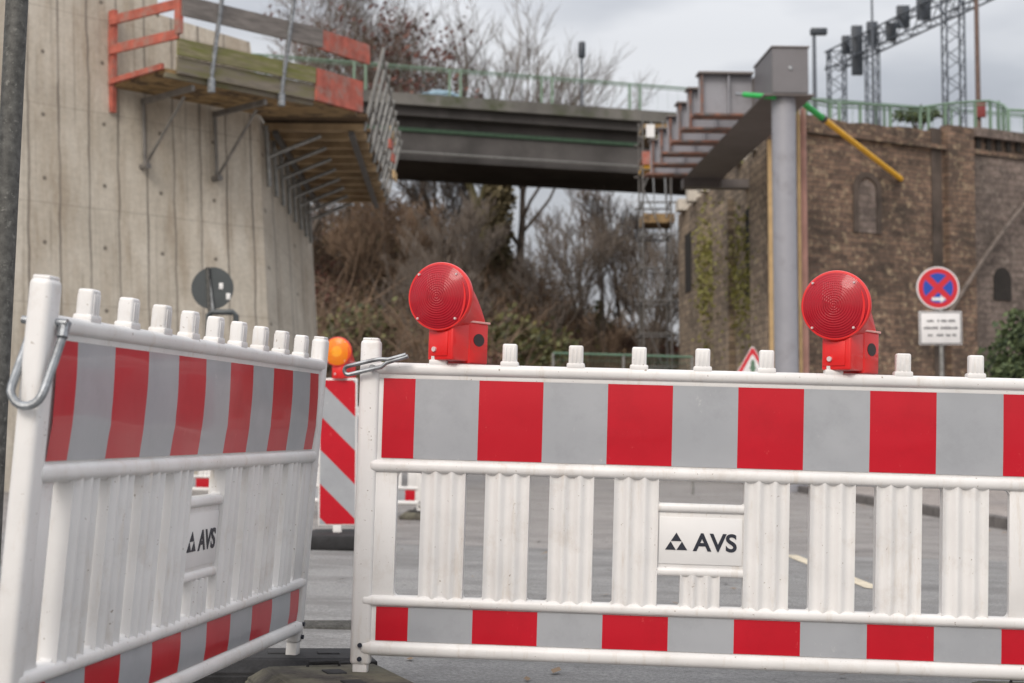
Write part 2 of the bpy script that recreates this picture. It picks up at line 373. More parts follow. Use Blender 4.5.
# ------------------------------------------------------------ barriers
X0=.077; LF=1.9; W=LF+2*X0
TABS=[.160,.372,.568,.754,.940,1.126,1.320,1.52,1.728]
SLATS=[.188+.189*k for k in range(9)]
def slat_poly(xc,w=.13,hb=.019,amp=.012):
    pts=[]
    n=36
    for i in range(n+1):
        u=i/n; pts.append((xc-w/2+w*u,-(hb-.007)-amp*(.5+.5*math.cos(6*PI*(.04+.92*u)))**1.3))
    for i in range(n+1):
        u=1-i/n; pts.append((xc-w/2+w*u,(hb-.007)+amp*(.5+.5*math.cos(6*PI*(.04+.92*u)))**1.3))
    out=[pts[0]]
    for p in pts[1:]:
        if (Vector(p)-Vector(out[-1])).length>1e-5: out.append(p)
    return out
def fillet(bm,x,z,sx,sz,r=.014,y=.012):
    poly=[(x,z)]
    for k in range(6):
        a=PI/2*k/5
        poly.append((x+sx*(r-r*math.sin(a)),z+sz*(r-r*math.cos(a))))
    prism(bm,poly,-y,y)
def rail(bm,x0,x1,z0,z1,d):
    # rounded hollow profile
    box(bm,(x0,-d,z0),(x1,d,z1),min((z1-z0)*.42,d*.8),0,None,4)
def barrier(label,Mx,bulge=.0015):
    t=thing('barrier',label,'barrier',Mx,'red and white plastic barriers across the street')
    bm=BM()
    xe=W
    rail(bm,.03,xe-.03,.872,.908,.026)
    box(bm,(.05,-.015,.858),(xe-.05,.015,.876),.004)
    rail(bm,.04,xe-.04,.583,.620,.027)
    rail(bm,.03,xe-.03,.190,.222,.026)
    rail(bm,.03,xe-.03,.045,.088,.028)
    box(bm,(.05,-.012,.60),(xe-.05,.012,.88),.003)           # board behind upper sheeting
    box(bm,(.05,-.012,.07),(xe-.05,.012,.21),.003)
    xc=X0+SLATS[4]
    # fillets in the openings
    b=bm
    edges=[X0+.050]
    for i,s_ in enumerate(SLATS):
        if i==4: continue
        edges+= [X0+s_-.063,X0+s_+.063]
    edges.append(X0+1.825)
    for j in range(0,len(edges)-1,2):
        a,c=edges[j],edges[j+1]
        if c-a>.1:
            fillet(b,a,.585,1,-1); fillet(b,c,.585,-1,-1); fillet(b,a,.517,1,1); fillet(b,c,.517,-1,1)
            for (p,q) in ((a,xc-.057),(xc+.057,c)):
                fillet(b,p,.221,1,1,.010); fillet(b,q,.221,-1,1,.010)
            continue
        fillet(b,a,.221,1,1); fillet(b,c,.221,-1,1); fillet(b,a,.584,1,-1); fillet(b,c,.584,-1,-1)
    obj('frame',bm,'plastic',t,40)
    for x0 in (0,xe-.068):
        b=BM(); box(b,(x0+.004,-.023,.015),(x0+.064,.023,.975),.013,0,None,3)
        box(b,(x0+.010,-.018,.97),(x0+.058,.018,.980),.004)
        box(b,(x0+.012,-.018,-.03),(x0+.056,.018,.03),.006)
        po_=obj('post',b,'plastic',t,40)
        for zz in (.035,.075):
            b=BM(); tube(b,[(x0+.034,-.031,zz),(x0+.034,-.024,zz)],.007,10); obj('bolt',b,'print',po_)
    # solid end strips, slats
    for (a,c) in ((.06,X0+.050),(X0+1.825,xe-.06)):
        b=BM(); box(b,(a,-.014,.2),(c,.014,.6),.004); obj('end_panel',b,'plastic',t)
    for i,s in enumerate(SLATS):
        xc=X0+s
        if i==4: continue
        b=BM(); zprism(b,slat_poly(xc),.205,.60); obj('slat',b,'plastic',t,50)
    # label panel in the middle
    xc=X0+SLATS[4]; xl=X0+SLATS[3]+.055; xr=X0+SLATS[5]-.055
    b=BM(); zprism(b,slat_poly(xc,.115),.205,.310); obj('slat',b,'plastic',t,50)
    b=BM(); box(b,(xl,-.02,.492),(xr,.02,.518),.010,0,None,3); box(b,(xl,-.02,.306),(xr,.02,.332),.010,0,None,3); box(b,(xl,-.010,.32),(xr,.010,.50),.002)
    obj('label_panel',b,'plastic',t)
    pl=BM(); box(pl,(xc-.121,-.0135,.342),(xc+.121,-.009,.478),.002)
    po=obj('label_plate',pl,'label',t)
    lb=BM()
    bx=xc-.103; bz=.383; s=.033; h=.0245
    for (qx,qz) in ((0,0),(s,0),(s/2,h+.001)):
        prism(lb,[(bx+qx+.001,bz+qz),(bx+qx+s-.001,bz+qz),(bx+qx+s/2,bz+qz+h)],-.0150,-.0136)
    obj('logo',lb,'print',t,0)
    cu=bpy.data.curves.new('lettering','FONT'); cu.body='AVS'; cu.size=.071; cu.offset=.0017; cu.extrude=.0006; cu.space_character=.98; cu.resolution_u=6
    tmp=bpy.data.objects.new('tmp',cu); COL.objects.link(tmp)
    bpy.context.view_layer.update()
    me=bpy.data.meshes.new_from_object(tmp.evaluated_get(bpy.context.evaluated_depsgraph_get()))
    bpy.data.objects.remove(tmp)
    xs=[v.co.x for v in me.vertices]; x0,x1=min(xs),max(xs)
    for v in me.vertices: v.co.x=(v.co.x-x0)*.127/(x1-x0)
    me.materials.clear(); me.materials.append(M['print'])
    lo=bpy.data.objects.new('lettering',me); COL.objects.link(lo); lo.parent=t
    lo.matrix_local=Matrix.Translation((xc-.022,-.0144,bz))@Matrix.Rotation(PI/2,4,'X')
    # tabs
    for s_ in TABS:
        x=X0+s_
        b=BM(); box(b,(x-.0215,-.017,.905),(x+.0215,.017,.972),.006,0,None,3)
        for q in (-.012,0,.012): box(b,(x+q-.003,-.0190,.915),(x+q+.003,.0190,.962),.001)
        box(b,(x-.027,-.021,.900),(x+.027,.021,.920),.005)
        o=obj('tab',b,'plastic',t)
    # sheeting
    for (z0,z1,nm) in ((.625,.864,'upper_sheeting'),(.090,.1885,'lower_sheeting')):
        b=BM(); cuts=[0,.1]+[.1+.1889*k for k in range(1,10)]+[LF]
        cuts=[0]+[.095+.19*k for k in range(10)]+[LF]
        nz_=10
        def fy(x,z):
            v_=(z-z0)/(z1-z0); bb=bulge if nm=='upper_sheeting' else bulge*.4
            e_=math.sin(PI*min(1,max(0,v_)))
            wav=.55+.45*math.sin(x*6.3+2*v_+1.2)+.35*math.sin(x*17+5*v_)
            return -.0145-bb*e_*(1+.35*wav)-(bb*.35*math.exp(-((v_-.3-.05*math.sin(x*8))/.05)**2))
        for i in range(len(cuts)-1):
            nn=max(2,int(round((cuts[i+1]-cuts[i])/.024)))
            for k in range(nn):
                xa=X0+cuts[i]+(cuts[i+1]-cuts[i])*k/nn; xb=X0+cuts[i]+(cuts[i+1]-cuts[i])*(k+1)/nn
                for q in range(nz_):
                    za=z0+(z1-z0)*q/nz_; zb_=z0+(z1-z0)*(q+1)/nz_
                    f=b.faces.new([b.verts.new((x,fy(x,z),z)) for x,z in ((xa,za),(xb,za),(xb,zb_),(xa,zb_))]); f.material_index=i%2
        bmesh.ops.remove_doubles(b,verts=b.verts[:],dist=1e-5)
        obj(nm,b,['foil_red','foil_grey'],t,60)
    return t
# front barrier
pL=P(384,377,4.63); pR=P(1036,394,4.50)
exf=(pR-pL).normalized(); up=Vector((.040,0,1))
def place(pa,ex,ez):
    m=basis(Vector((0,0,0)),ex,ez)
    o=pa-m@Vector((X0,-.015,.864)); m.translation=o; return m
MF=place(pL,exf,Vector((.026,0,1)))
front=barrier('long barrier facing the viewer with two red lamps on top and a company plate',MF)
pA=P(58,338,3.01); pB=P(318,373,4.88)
ML=place(pA,(pB-pA),Vector((.088,0,1)))
left=barrier('leaning barrier seen at a steep angle on the left, steel shackle on its near post',ML,.0045)
# shackle on the left barrier: a U of round bar hung over the post end
def arc(c,r,a0,a1,n,ax): return [c(r*math.cos(a0+(a1-a0)*k/n),r*math.sin(a0+(a1-a0)*k/n)) for k in range(n+1)]
b=BM(); pts=[]
zt,zb=.895,.765; hy=.033
pts.append(Vector((.062,-hy,zt)))
pts+= [Vector((.022,-hy,.82)),Vector((-.008,-hy,zb))]
for k in range(1,10):
    a=PI*k/10; pts.append(Vector((-.012-.004*math.sin(a),-hy*math.cos(a),zb-.035*math.sin(a))))
pts+=[Vector((-.008,hy,zb)),Vector((.022,hy,.82)),Vector((.062,hy,zt))]
pts=[p+Vector((0,-.005,0)) for p in pts]
tube(b,pts,.0085,10); 
tube(b,[Vector((.045,-.046,.893)),Vector((.045,.046,.893))],.008,10)
tube(b,[Vector((.05,-.037,.893)),Vector((.040,-.040,.865))],.011,10)
obj('shackle',b,'galv',left)
# folded shackle on the front barrier
b=BM()
c0=Vector((-.026,-.040,.880)); ang=R(14); dx=Vector((math.cos(ang),-.12,math.sin(ang))); dz=Vector((-math.sin(ang),0,math.cos(ang)))
def Q(u,v): return c0+dx*u+dz*v
rr=.0125; pts=[]
for k in range(9):
    a=PI/2+PI*k/8; pts.append(Q(rr*math.cos(a),rr*math.sin(a)))
pts+=[Q(.10,-rr),Q(.118,-rr*.3),Q(.185,.0)]
tube(b,pts,.0062,8)
tube(b,[Q(0,rr),Q(.075,rr),Q(.10,rr*.9),Q(.125,.004),Q(.18,.006)],.0062,8)
tube(b,[Vector((.045,-.046,.890)),Vector((.045,.030,.890))],.009,12)
obj('shackle',b,'galv',front)
# far barriers, same kind (built from the plain one: copy before shackles would bring them along, so drop it)
def far_barrier(label,right_px,Y,yaw=0):
    pr=P(right_px,455,Y); org=Vector((pr.x-W,Y,0)); org.z=gz(org.x)+.08
    m=basis(org,Vector((1,yaw,-G)),Vector((G,0,1)))
    t=copy_tree(left)
    for ch in [q for q in COL.objects if q.parent==t]:
        if ch.name.startswith('shackle'): bpy.data.objects.remove(ch)
    t.matrix_world=m; t['label']=label; return t
far1=far_barrier('distant small barrier glimpsed through the first gap of the front barrier, its right end showing',423,15)
far2=far_barrier('distant barrier glimpsed through the hole above the plate of the leaning barrier',247,17)
# ------------------------------------------------------------ rubber feet
def foot(label,c,ang,sx,sy,h,mat='rubber'):
    b=BM(); ch=.05
    def ring(x,y,z): return [b.verts.new((sx_*x,sy_*y,z)) for sx_,sy_ in ((-1,-1),(1,-1),(1,1),(-1,1))]
    t=bmesh.new(); 
    r0=[t.verts.new((a*sx/2,q*sy/2,0)) for a,q in ((-1,-1),(1,-1),(1,1),(-1,1))]
    r1=[t.verts.new((a*sx/2,q*sy/2,h*.45)) for a,q in ((-1,-1),(1,-1),(1,1),(-1,1))]
    r2=[t.verts.new((a*(sx/2-ch),q*(sy/2-ch),h)) for a,q in ((-1,-1),(1,-1),(1,1),(-1,1))]
    t.faces.new(r0[::-1]); t.faces.new(r2)
    for A,B in ((r0,r1),(r1,r2)):
        for i in range(4): t.faces.new((A[i],A[(i+1)%4],B[(i+1)%4],B[i]))
    bmesh.ops.bevel(t,geom=t.edges[:],offset=.008,segments=2,affect='EDGES'); merge(b,t)
    z=gz(c[0]); m=basis(Vector((c[0],c[1],z)),Vector((math.cos(ang),math.sin(ang),-G*math.cos(ang))),Vector((G,0,1)))
    th=thing('ballast_block',label,'barrier foot',m,'rubber feet under the barriers')
    obj('slab',b,mat,th)
    for u in (-.25,0,.25):
        b=BM(); box(b,(u*sx-.035,-.03,h-.01),(u*sx+.035,.03,h+.004),.003); obj('socket',b,'rubber_black',th)
    for u in (-.4,.4):
        b=BM(); tube(b,[(u*sx,-.05,h-.004),(u*sx,-.045,h+.012),(u*sx,.045,h+.012),(u*sx,.05,h-.004)],.006,6)
        obj('carry_grip',b,'rubber_black',th)
    return th
pf=MF@Vector((.034,0,0)); plf=ML@Vector((W-.034,0,0)); pln=ML@Vector((.034,0,0)); pfr=MF@Vector((W-.034,0,0))
foot('large mossy rubber foot under the left post of the front barrier',(pf.x-.0,pf.y-.22),R(112),.80,.44,.076)
foot('black rubber foot under the far end of the leaning barrier',(plf.x-.05,plf.y+.02),R(10),.62,.34,.078,'rubber_black')
foot('rubber foot under the near post of the leaning barrier',(pln.x,pln.y),R(20),.80,.40,.07)
foot('rubber foot under the right post of the front barrier',(pfr.x+.05,pfr.y),R(92),.80,.40,.07)
for (t_,lab) in ((far1,'rubber foot under the distant barrier in the gap'),(far2,'rubber foot under the distant barrier on the left')):
    p=t_.matrix_world@Vector((W-.034,0,0)); foot(lab,(p.x-.02,p.y),R(90),.7,.3,.07)
# loose thin mat piece
b=BM(); c=P(343,654,4.95); box(b,(-.10,-.07,0),(.10,.07,.018),.004); box(b,(-.03,-.03,.017),(.05,.03,.021),.001)
tag(obj('rubber_mat',b,'rubber_black',Mx=Matrix.Translation((c.x+.0,4.93,gz(c.x)+.052))@Matrix.Rotation(.25,4,'Z')),'thin black rubber plate lying between the two barrier posts','rubber plate')
# ------------------------------------------------------------ warning lamps
def superring(cx,cz,w,h,p,n=40):
    out=[]
    for k in range(n):
        a=2*PI*k/n; c,s=math.cos(a),math.sin(a)
        out.append((cx+w*abs(c)**(2/p)*(1 if c>0 else -1),cz+h*abs(s)**(2/p)*(1 if s>0 else -1)))
    return out
def lamp(label,Mx,lensmat='lens_red',group='warning lamps on the barriers',sticker=True):
    t=thing('warning_lamp',label,'warning lamp',Mx,group)
    D=.165
    b=BM()                                      # curved shell behind the lens
    rings=[]
    for k in range(13):
        u=k/12; y=D*(1-(1-u)**1.35); tz=.105+.170*(1-u**1.75)
        bz=.086+.018*u; w=.092*(1-u)**2.1+.044*(1-(1-u)**2.1); h=(tz-bz)/2
        rings.append([b.verts.new((x,y,z)) for x,z in superring(0,(tz+bz)/2,w,max(h,.004),2+1.5*u)])
    for i in range(12):
        for k in range(40): b.faces.new((rings[i][k],rings[i][(k+1)%40],rings[i+1][(k+1)%40],rings[i+1][k]))
    b.faces.new(rings[0][::-1]); b.faces.new(rings[-1])
    obj('shell',b,'red_plastic',t,50)
    b=BM(); box(b,(-.047,.0,.0),(.047,.085,.112),.005,0,None,3); box(b,(-.043,.075,-.006),(.049,D+.004,.118),.006,0,None,3)
    box(b,(-.041,-.003,.012),(.030,.002,.085),.002)
    obj('battery_box',b,'red_plastic',t)
    b=BM(); box(b,(-.046,.068,.1165),(.0525,D+.008,.1225),.001); obj('seam',b,'rim',t)
    b=BM(); tube(b,[(-.018,-.009,.032),(-.018,.004,.032)],.0075,12); obj('lock_bolt',b,'screw',t)
    if sticker:
        b=BM(); tube(b,[(.0485,.122,.066),(.0502,.122,.066)],.019,20)
        for v in b.verts: v.co.y=.122+(v.co.y-.122)*1.35
        obj('sticker',b,'black',t)
    b=BM(); n=64; prof=[(.1005,.008),(.1025,-.002),(.1025,-.012),(.1,-.016),(.0955,-.0165)]
    rr=[[b.verts.new((r*math.cos(2*PI*k/n),y,r*math.sin(2*PI*k/n))) for k in range(n)] for r,y in prof]
    for i in range(len(rr)-1):
        for k in range(n): b.faces.new((rr[i][k],rr[i][(k+1)%n],rr[i+1][(k+1)%n],rr[i+1][k]))
    b.faces.new(rr[0])
    ln=thing_part('lens_ring',b,'rim' if lensmat=='x' else 'red_plastic',t,(0,0,.187))
    b=BM(); prof=[(.0955,-.0165),(.085,-.0205),(.07,-.026),(.055,-.030),(.040,-.033),(.030,-.0345),(.02,-.0355),(.01,-.036)]
    rr=[[b.verts.new((r*math.cos(2*PI*k/n),y,r*math.sin(2*PI*k/n))) for k in range(n)] for r,y in prof]
    for i in range(len(rr)-1):
        for k in range(n): b.faces.new((rr[i][k],rr[i][(k+1)%n],rr[i+1][(k+1)%n],rr[i+1][k]))
    b.faces.new(rr[-1][::-1])
    thing_part('lens',b,lensmat,t,(0,0,.187))
    for a in (48,132,228,312):
        b=BM(); x,z=.088*math.cos(R(a)),.088*math.sin(R(a)); tube(b,[(x,-.024+x*.26,z+.187),(x,-.015+x*.26,z+.187)],.0035,8); obj('screw',b,'screw',t)
    return t
def thing_part(name,b,mat,t,loc): return obj(name,b,mat,t,40,Matrix.Translation(loc)@Matrix.Rotation(R(15),4,'Z'))
def lamp_on(bM,tx,yaw,dx=0):
    return bM@Matrix.Translation((X0+tx+dx,-.03,.918))@Matrix.Rotation(yaw,4,'Z')
lamp('round red warning lamp standing nearer the steel shackle end of the front barrier',lamp_on(MF,.158,R(-33),.008))
lamp('round red warning lamp on the right half of the front barrier, before the brick wall',lamp_on(MF,1.313,R(-37),.010))
# ------------------------------------------------------------ beacon behind the gap
cB=P(338,450,10.9)
t=thing('traffic_beacon','upright red and white diagonally striped traffic beacon in the gap between barriers','beacon',Matrix.Translation((cB.x,10.9,gz(cB.x))))
b=BM(); box(b,(-.135,-.02,.14),(.135,.02,1.17),.012); obj('board',b,'plastic',t)
b=BM()
# diagonal stripes falling to the right, clipped to the face
x0,x1,z0,z1=-.122,.122,.155,1.155
def clip(poly,f):
    out=[]
    for i in range(len(poly)):
        a,c=poly[i],poly[(i+1)%len(poly)]; fa,fc=f(a),f(c)
        if fa>=0: out.append(a)
        if fa*fc<0:
            k=fa/(fa-fc); out.append((a[0]+(c[0]-a[0])*k,a[1]+(c[1]-a[1])*k))
    return out
sw=.235; k0=1.235
for i in range(-2,9):
    poly=[(x0,z0),(x1,z0),(x1,z1),(x0,z1)]
    hi=k0+.02+.235-i*sw+.0; lo=hi-sw
    g=lambda p:p[1]+1.0*(p[0]-0)
    poly=clip(poly,lambda p:g(p)-lo); 
    if len(poly)>2: poly=clip(poly,lambda p:hi-g(p))
    if len(poly)>2: 
        f=b.faces.new([b.verts.new((x,-.0215,z)) for x,z in poly]); f.material_index=(i+1)%2
obj('striped_sheeting',b,['foil_red','foil_grey'],t,0)
b=BM(); box(b,(-.03,-.02,.05),(.03,.02,.16),.004); obj('stem',b,'plastic',t)
b=BM(); box(b,(-.22,-.4,0),(.22,.4,.10),.02); obj('base',b,'rubber_black',t)
m=Matrix.Translation((cB.x-.0,10.85,gz(cB.x)+1.165))@Matrix.Rotation(R(-24),4,'Z')@Matrix.Diagonal((1,1,1,1))
am=lamp('amber warning lamp with red housing on top of the striped beacon',m,'lens_amber','warning lamps on the barriers',False)
# ------------------------------------------------------------ grey pole at the left edge
pt=P(17,0,4.0); pb=Vector((pt.x-.055,4.0,gz(pt.x)))
b=BM(); tube(b,[pb,pb.lerp(pt,.5),pt+(pt-pb)*.6],.0285,20); 
tag(obj('sign_post',b,'galv_dark'),'mottled dark grey steel pole at the left edge behind the leaning barrier','pole')
# ------------------------------------------------------------ signs
t0=P(212,288,15); t=thing('round_sign','round dark sign seen from behind, standing before the concrete wall','sign',Matrix.Translation((t0.x,15,gz(t0.x))))
zc=t0.z-gz(t0.x)
b=BM(); tube(b,[(0.02,0,0),(.02,0,zc-.9),(-.045,0,zc+.2)],.021,10); obj('pole',b,'galv_dark',t)
b=BM(); disc(b,(0,zc),.205,.022,.028,48); obj('disc',b,'signback',t)
b=BM(); beam(b,(-.048,-.002,zc+.2),(.01,-.002,zc-.22),.028,.012,0,Vector((0,1,0))); obj('clamp_rail',b,'galv',t)
for (dx,dz) in ((.085,.02),(.155,-.08)):
    b=BM(); box(b,(dx-.02,.012,zc+dz-.03),(dx+.02,.0215,zc+dz+.03),.002); obj('sticker',b,'label',t)
b=BM()
z1=zc-.235; xl,xr=-.03,.235
tube(b,[(xl,.0,z1-.5),(xl,0,z1-.02),(xl+.03,0,z1),(xr-.03,0,z1),(xr,0,z1-.03),(xr,0,z1-.5)],.029,8); beam(b,(xl,0,z1-.45),(xr,0,z1-.45),.03,.03)
obj('tube_frame',b,'signback',t)
# no stopping sign
def no_stop():
    c=P(938,288,21.8); g=gz(c.x)+.115; t=thing('no_stopping_sign','round red and blue no stopping sign with white text plate below on grey pole','traffic sign',Matrix.Translation((c.x,21.8,g)))
    z=c.z-g; r=.30
    b=BM(); tube(b,[(.045,.05,0),(.045,.05,z+.28)],.030,12); obj('pole',b,'grey_tube',t)
    b=BM(); disc(b,(0,z),r,0,.012,56); fo=obj('disc',b,'sign_white',t)
    b=BM(); disc(b,(0,z),r*.93,-.004,0,56); obj('red_face',b,'sign_red',t)
    for q in range(4):
        b=BM(); poly=[]; a0=q*PI/2+PI/4; rr=r*.70; hb=.042
        mid=a0+PI/4; half=PI/4
        n=10; d=math.asin(hb/rr)
        c0=(math.cos(mid)*hb*1.414,math.sin(mid)*hb*1.414)
        poly=[c0]+[(rr*math.cos(a0+d+(PI/2-2*d)*k/n),rr*math.sin(a0+d+(PI/2-2*d)*k/n)) for k in range(n+1)]
        prism(b,[(x,z+y) for x,y in poly],-.007,-.0035); obj('blue_field',b,'sign_blue',t,0)
    b=BM(); zz=z-r*.52
    prism(b,[(x,zz+y) for x,y in ((-.09,-.022),(.03,-.022),(.03,-.055),(.105,0),(.03,.055),(.03,.022),(-.09,.022))],-.010,-.0065); obj('arrow',b,'sign_white',t,0)
    pc=P(940.5,328,21.8); pz=pc.z-g; px=pc.x-c.x
    b=BM(); box(b,(px-.30,-.004,pz-.235),(px+.30,.010,pz+.235),.003); pl=obj('text_plate',b,'sign_white',t)
    b=BM()
    for a,q in (((px-.29,pz-.225),(px+.29,pz-.212)),((px-.29,pz+.212),(px+.29,pz+.225)),((px-.29,pz-.212),(px-.277,pz+.212)),((px+.277,pz-.212),(px+.29,pz+.212))):
        box(b,(a[0],-.007,a[1]),(q[0],-.004,q[1]))
    rnd=random.Random(4)
    for row,(xa,xb) in enumerate(((-.19,.19),(-.235,.235),(-.18,.2))):
        x=xa; zr=pz+.10-.10*row
        while x<xb:
            w=rnd.uniform(.018,.034); h=rnd.choice((.026,.034,.034))
            if rnd.random()<.82: box(b,(px+x,-.0068,zr-.017),(px+x+w*.75,-.004,zr-.017+h))
            x+=w
    obj('printed_lines',b,'sign_text',pl,0)
no_stop()
c=P(752.5,346,24); g=gz(c.x)+.0; t=thing('warning_sign','red bordered triangular warning sign peeking above the front barrier beside the column','traffic sign',Matrix.Translation((c.x,24,g)))
z=c.z-g; s=.63; h=s*.866
b=BM(); tube(b,[(0,.04,0),(0,.04,z-.1)],.03,10); obj('pole',b,'grey_tube',t)
def tri(k,yo,y1,mat,nm):
    b=BM(); cz=z-h*2/3; poly=[]
    for q in range(3):
        a=PI/2+q*2*PI/3; R_=h*2/3*k; cx,cy=R_*math.cos(a),cz+R_*math.sin(a); rr=.025*k
        for w in (-1,0,1):
            aa=a+w*PI/3; poly.append((cx-2*rr*math.cos(a)+rr*math.cos(aa),cy-2*rr*math.sin(a)+rr*math.sin(aa)))
    prism(b,poly,yo,y1); obj(nm,b,mat,t,0)
tri(1.05,0,.01,'sign_white','plate'); tri(.99,-.004,0,'sign_red','red_border'); tri(.68,-.008,-.0045,'sign_white','white_field')
b=BM(); cz=z-.30; prism(b,[(-.045,cz-.1),(-.02,cz-.1),(-.05,cz-.04),(-.03,cz+.0),(-.035,cz+.04),(-.012,cz+.09),(.012,cz+.09),(.035,cz+.04),(.03,cz),(.05,cz-.04),(.02,cz-.1),(.045,cz-.1),(.045,cz-.13),(-.045,cz-.13)],-.012,-.0085); obj('pictogram',b,'green_pipe',t,0)
# ------------------------------------------------------------ concrete abutment
HPc=4.53; HP=HPc+CAMH
Aw=Vector((-5.06,19.9)); Cw=Vector((-3.54,21.47)); Ew=Vector((-3.81,29.2))
d1=(Cw-Aw).normalized(); d2=(Ew-Cw).normalized(); n1=Vector((d1.y,-d1.x)); n2=Vector((d2.y,-d2.x)); sC=(Cw-Aw).length; sE=sC+(Ew-Cw).length
nm=(n1+n2)/(1+n1.dot(n2))
TOPZ=5.6+CAMH; BAT=.062
def wpos(s,z,off=0):
    if abs(s-sC)<1e-4: p=Cw; n=nm
    elif s<sC: p=Aw+d1*s; n=n1
    else: p=Cw+d2*(s-sC); n=n2
    q=p+n*(off+BAT*(HP-z)); return Vector((q.x,q.y,z))
def wall_strip(name,segs,mat,parent,thick=1.2,base=-.6):
    bm=BM(); uvl=bm.loops.layers.uv.new('UVMap')
    def q(vs,uv):
        f=bm.faces.new([bm.verts.new(v) for v in vs])
        for l,c in zip(f.loops,uv): l[uvl].uv=c
    U=lambda s: s if s<sC else sC+(s-sC)*.21
    for i in range(len(segs)-1):
        (s0,t0),(s1,t1)=segs[i],segs[i+1]
        if abs(s1-s0)<1e-6: continue
        q([wpos(s0,base),wpos(s1,base),wpos(s1,t1),wpos(s0,t0)],[(U(s0),base),(U(s1),base),(U(s1),t1),(U(s0),t0)])
        q([wpos(s0,t0),wpos(s1,t1),wpos(s1,t1,-thick),wpos(s0,t0,-thick)],[(U(s0),0),(U(s1),0),(U(s1),.15),(U(s0),.15)])
        q([wpos(s1,base,-thick),wpos(s0,base,-thick),wpos(s0,t0,-thick),wpos(s1,t1,-thick)],[(U(s0),base),(U(s1),base),(U(s1),t1),(U(s0),t0)])
    for s,tp in (segs[0],segs[-1]):
        q([wpos(s,base),wpos(s,tp),wpos(s,tp,-thick),wpos(s,base,-thick)],[(0,base),(0,tp),(.2,tp),(.2,base)])
    o=obj(name,bm,mat,parent,0,fix=False); return o
t=thing('concrete_abutment','tall pale concrete wall with vertical joint lines under the timber work platform','wall',(-5,20,0))
t.matrix_world=Matrix.Translation((0,0,0))
wall_strip('wall',[(-8,9.5),(.12,9.5),(.62,TOPZ+.05),(sC-.10,TOPZ-.05),(sC-.001,TOPZ-.75),(sC,TOPZ-.75),(sC+3,TOPZ-.75),(sE,TOPZ-.75)],'concrete',t)
# work platform
PW=1.25
def ppos(s,w,z):
    n=n1 if s<sC-1e-6 else (nm if abs(s-sC)<1e-6 else n2)
    p=(Aw+d1*s) if s<=sC else (Cw+d2*(s-sC))
    q=p+n*w; return Vector((q.x,q.y,z))
wp=thing('work_platform','timber work platform on steel brackets hung around the corner of the concrete wall','platform',(0,0,0))
b=BM()
# floor planks, front leg: planks run along the wall, ending on a chamfered outer corner
S0=-.14; PW2=1.37
sK=sC-.02                                             # where the front outer edge turns
K=Aw+d1*sK+n1*PW; K2=Cw+d2*(-.2)+n2*PW2
nP=5
for k in range(nP):
    b=BM(); w0=PW*(k/nP)+.02; w1=PW*((k+1)/nP)-.015
    e0=sC+(sK-sC)*w0/PW; e1=sC+(sK-sC)*w1/PW
    a=[Aw+d1*S0+n1*w0,Aw+d1*S0+n1*w1,Aw+d1*e1+n1*w1,Aw+d1*e0+n1*w0]
    vs=[b.verts.new((v.x,v.y,HP+dz)) for dz in (0,.05) for v in a]
    for idx in ((0,1,2,3),(7,6,5,4),(0,4,5,1),(1,5,6,2),(2,6,7,3),(3,7,4,0)): b.faces.new([vs[i] for i in idx])
    obj('floor_plank',b,'wood_floor',wp)
b=BM()                                                # wedge of floor between the two legs
a=[Cw+n1*.03,K,K2,Cw+d2*.10+n2*PW2,Cw+d2*.10+n2*.03]
vs=[b.verts.new((v.x,v.y,HP+dz)) for dz in (-.002,.045) for v in a]
for idx in ((0,1,2,3,4),(9,8,7,6,5),(0,5,6,1),(1,6,7,2),(2,7,8,3),(3,8,9,4),(4,9,5,0)): b.faces.new([vs[i] for i in idx])
obj('corner_floor',b,'wood_floor',wp)
L2=(Ew-Cw).length-.35
def pp2(s,w,z): q=Cw+d2*s+n2*w; return Vector((q.x,q.y,HP+z))
s=.24; k=0; rk=random.Random(2)
while s<L2:
    b=BM(); beam(b,pp2(s,.03,.03),pp2(s,PW2+.10+rk.uniform(-.05,.05),.03),.245,.05); obj('floor_plank',b,'wood_shaded',wp); s+=.262
s=.5
while s<L2:
    b=BM(); beam(b,pp2(s,.03,-.075),pp2(s,PW2+.08,-.075),.15,.10); obj('joist',b,'joist_wood',wp); s+=.66
for w in (.2,PW2-.1):
    b=BM(); beam(b,pp2(.40,w,-.17),pp2(L2,w,-.17),.08,.06); obj('runner',b,'dark_tube',wp)
def vp(p,z): return Vector((p.x,p.y,HP+z))
def fb(name,s0,s1,z0,z1,mat,w=PW+.02,lean=.16):
    b=BM(); z=(z0+z1)/2; p=Aw+d1*s0+n1*(w+lean*z); q=Aw+d1*s1+n1*(w+lean*z); beam(b,vp(p,z),vp(q,z),.045,z1-z0); return obj(name,b,mat,wp)
fb('toe_board',S0+.14,sK,.0,.21,'wood_grey'); fb('toe_board',S0+.12,sK-.03,.22,.43,'wood_moss')
fb('rail_board',S0+.12,sK+.02,.70,.95,'rail_grey'); fb('edge_beam',S0,sK,-.06,-.003,'wood_grey',PW-.02,0)
fb('back_board',S0,sC,.02,.30,'orange',.03,0) if False else None
cd=(K2-K).normalized(); cn=Vector((cd.y,-cd.x))
for z0,z1 in ((.0,.43),(.68,.95)):
    b=BM(); z=(z0+z1)/2; p=K+cn*(.05+.10*z)-cd*.03; q=K2+cn*(.05+.10*z)+cd*.02+cd*.12*z; beam(b,vp(p,z),vp(q,z),.05,z1-z0); obj('corner_board',b,'orange',wp)
ip=Aw+d1*S0+n1*.03; opn=Aw+d1*S0+n1*PW
b=BM(); beam(b,vp(ip,-.33),vp(ip,1.0),.13,.06,0,Vector((d1.x,d1.y,0))); obj('end_post',b,'orange',wp)
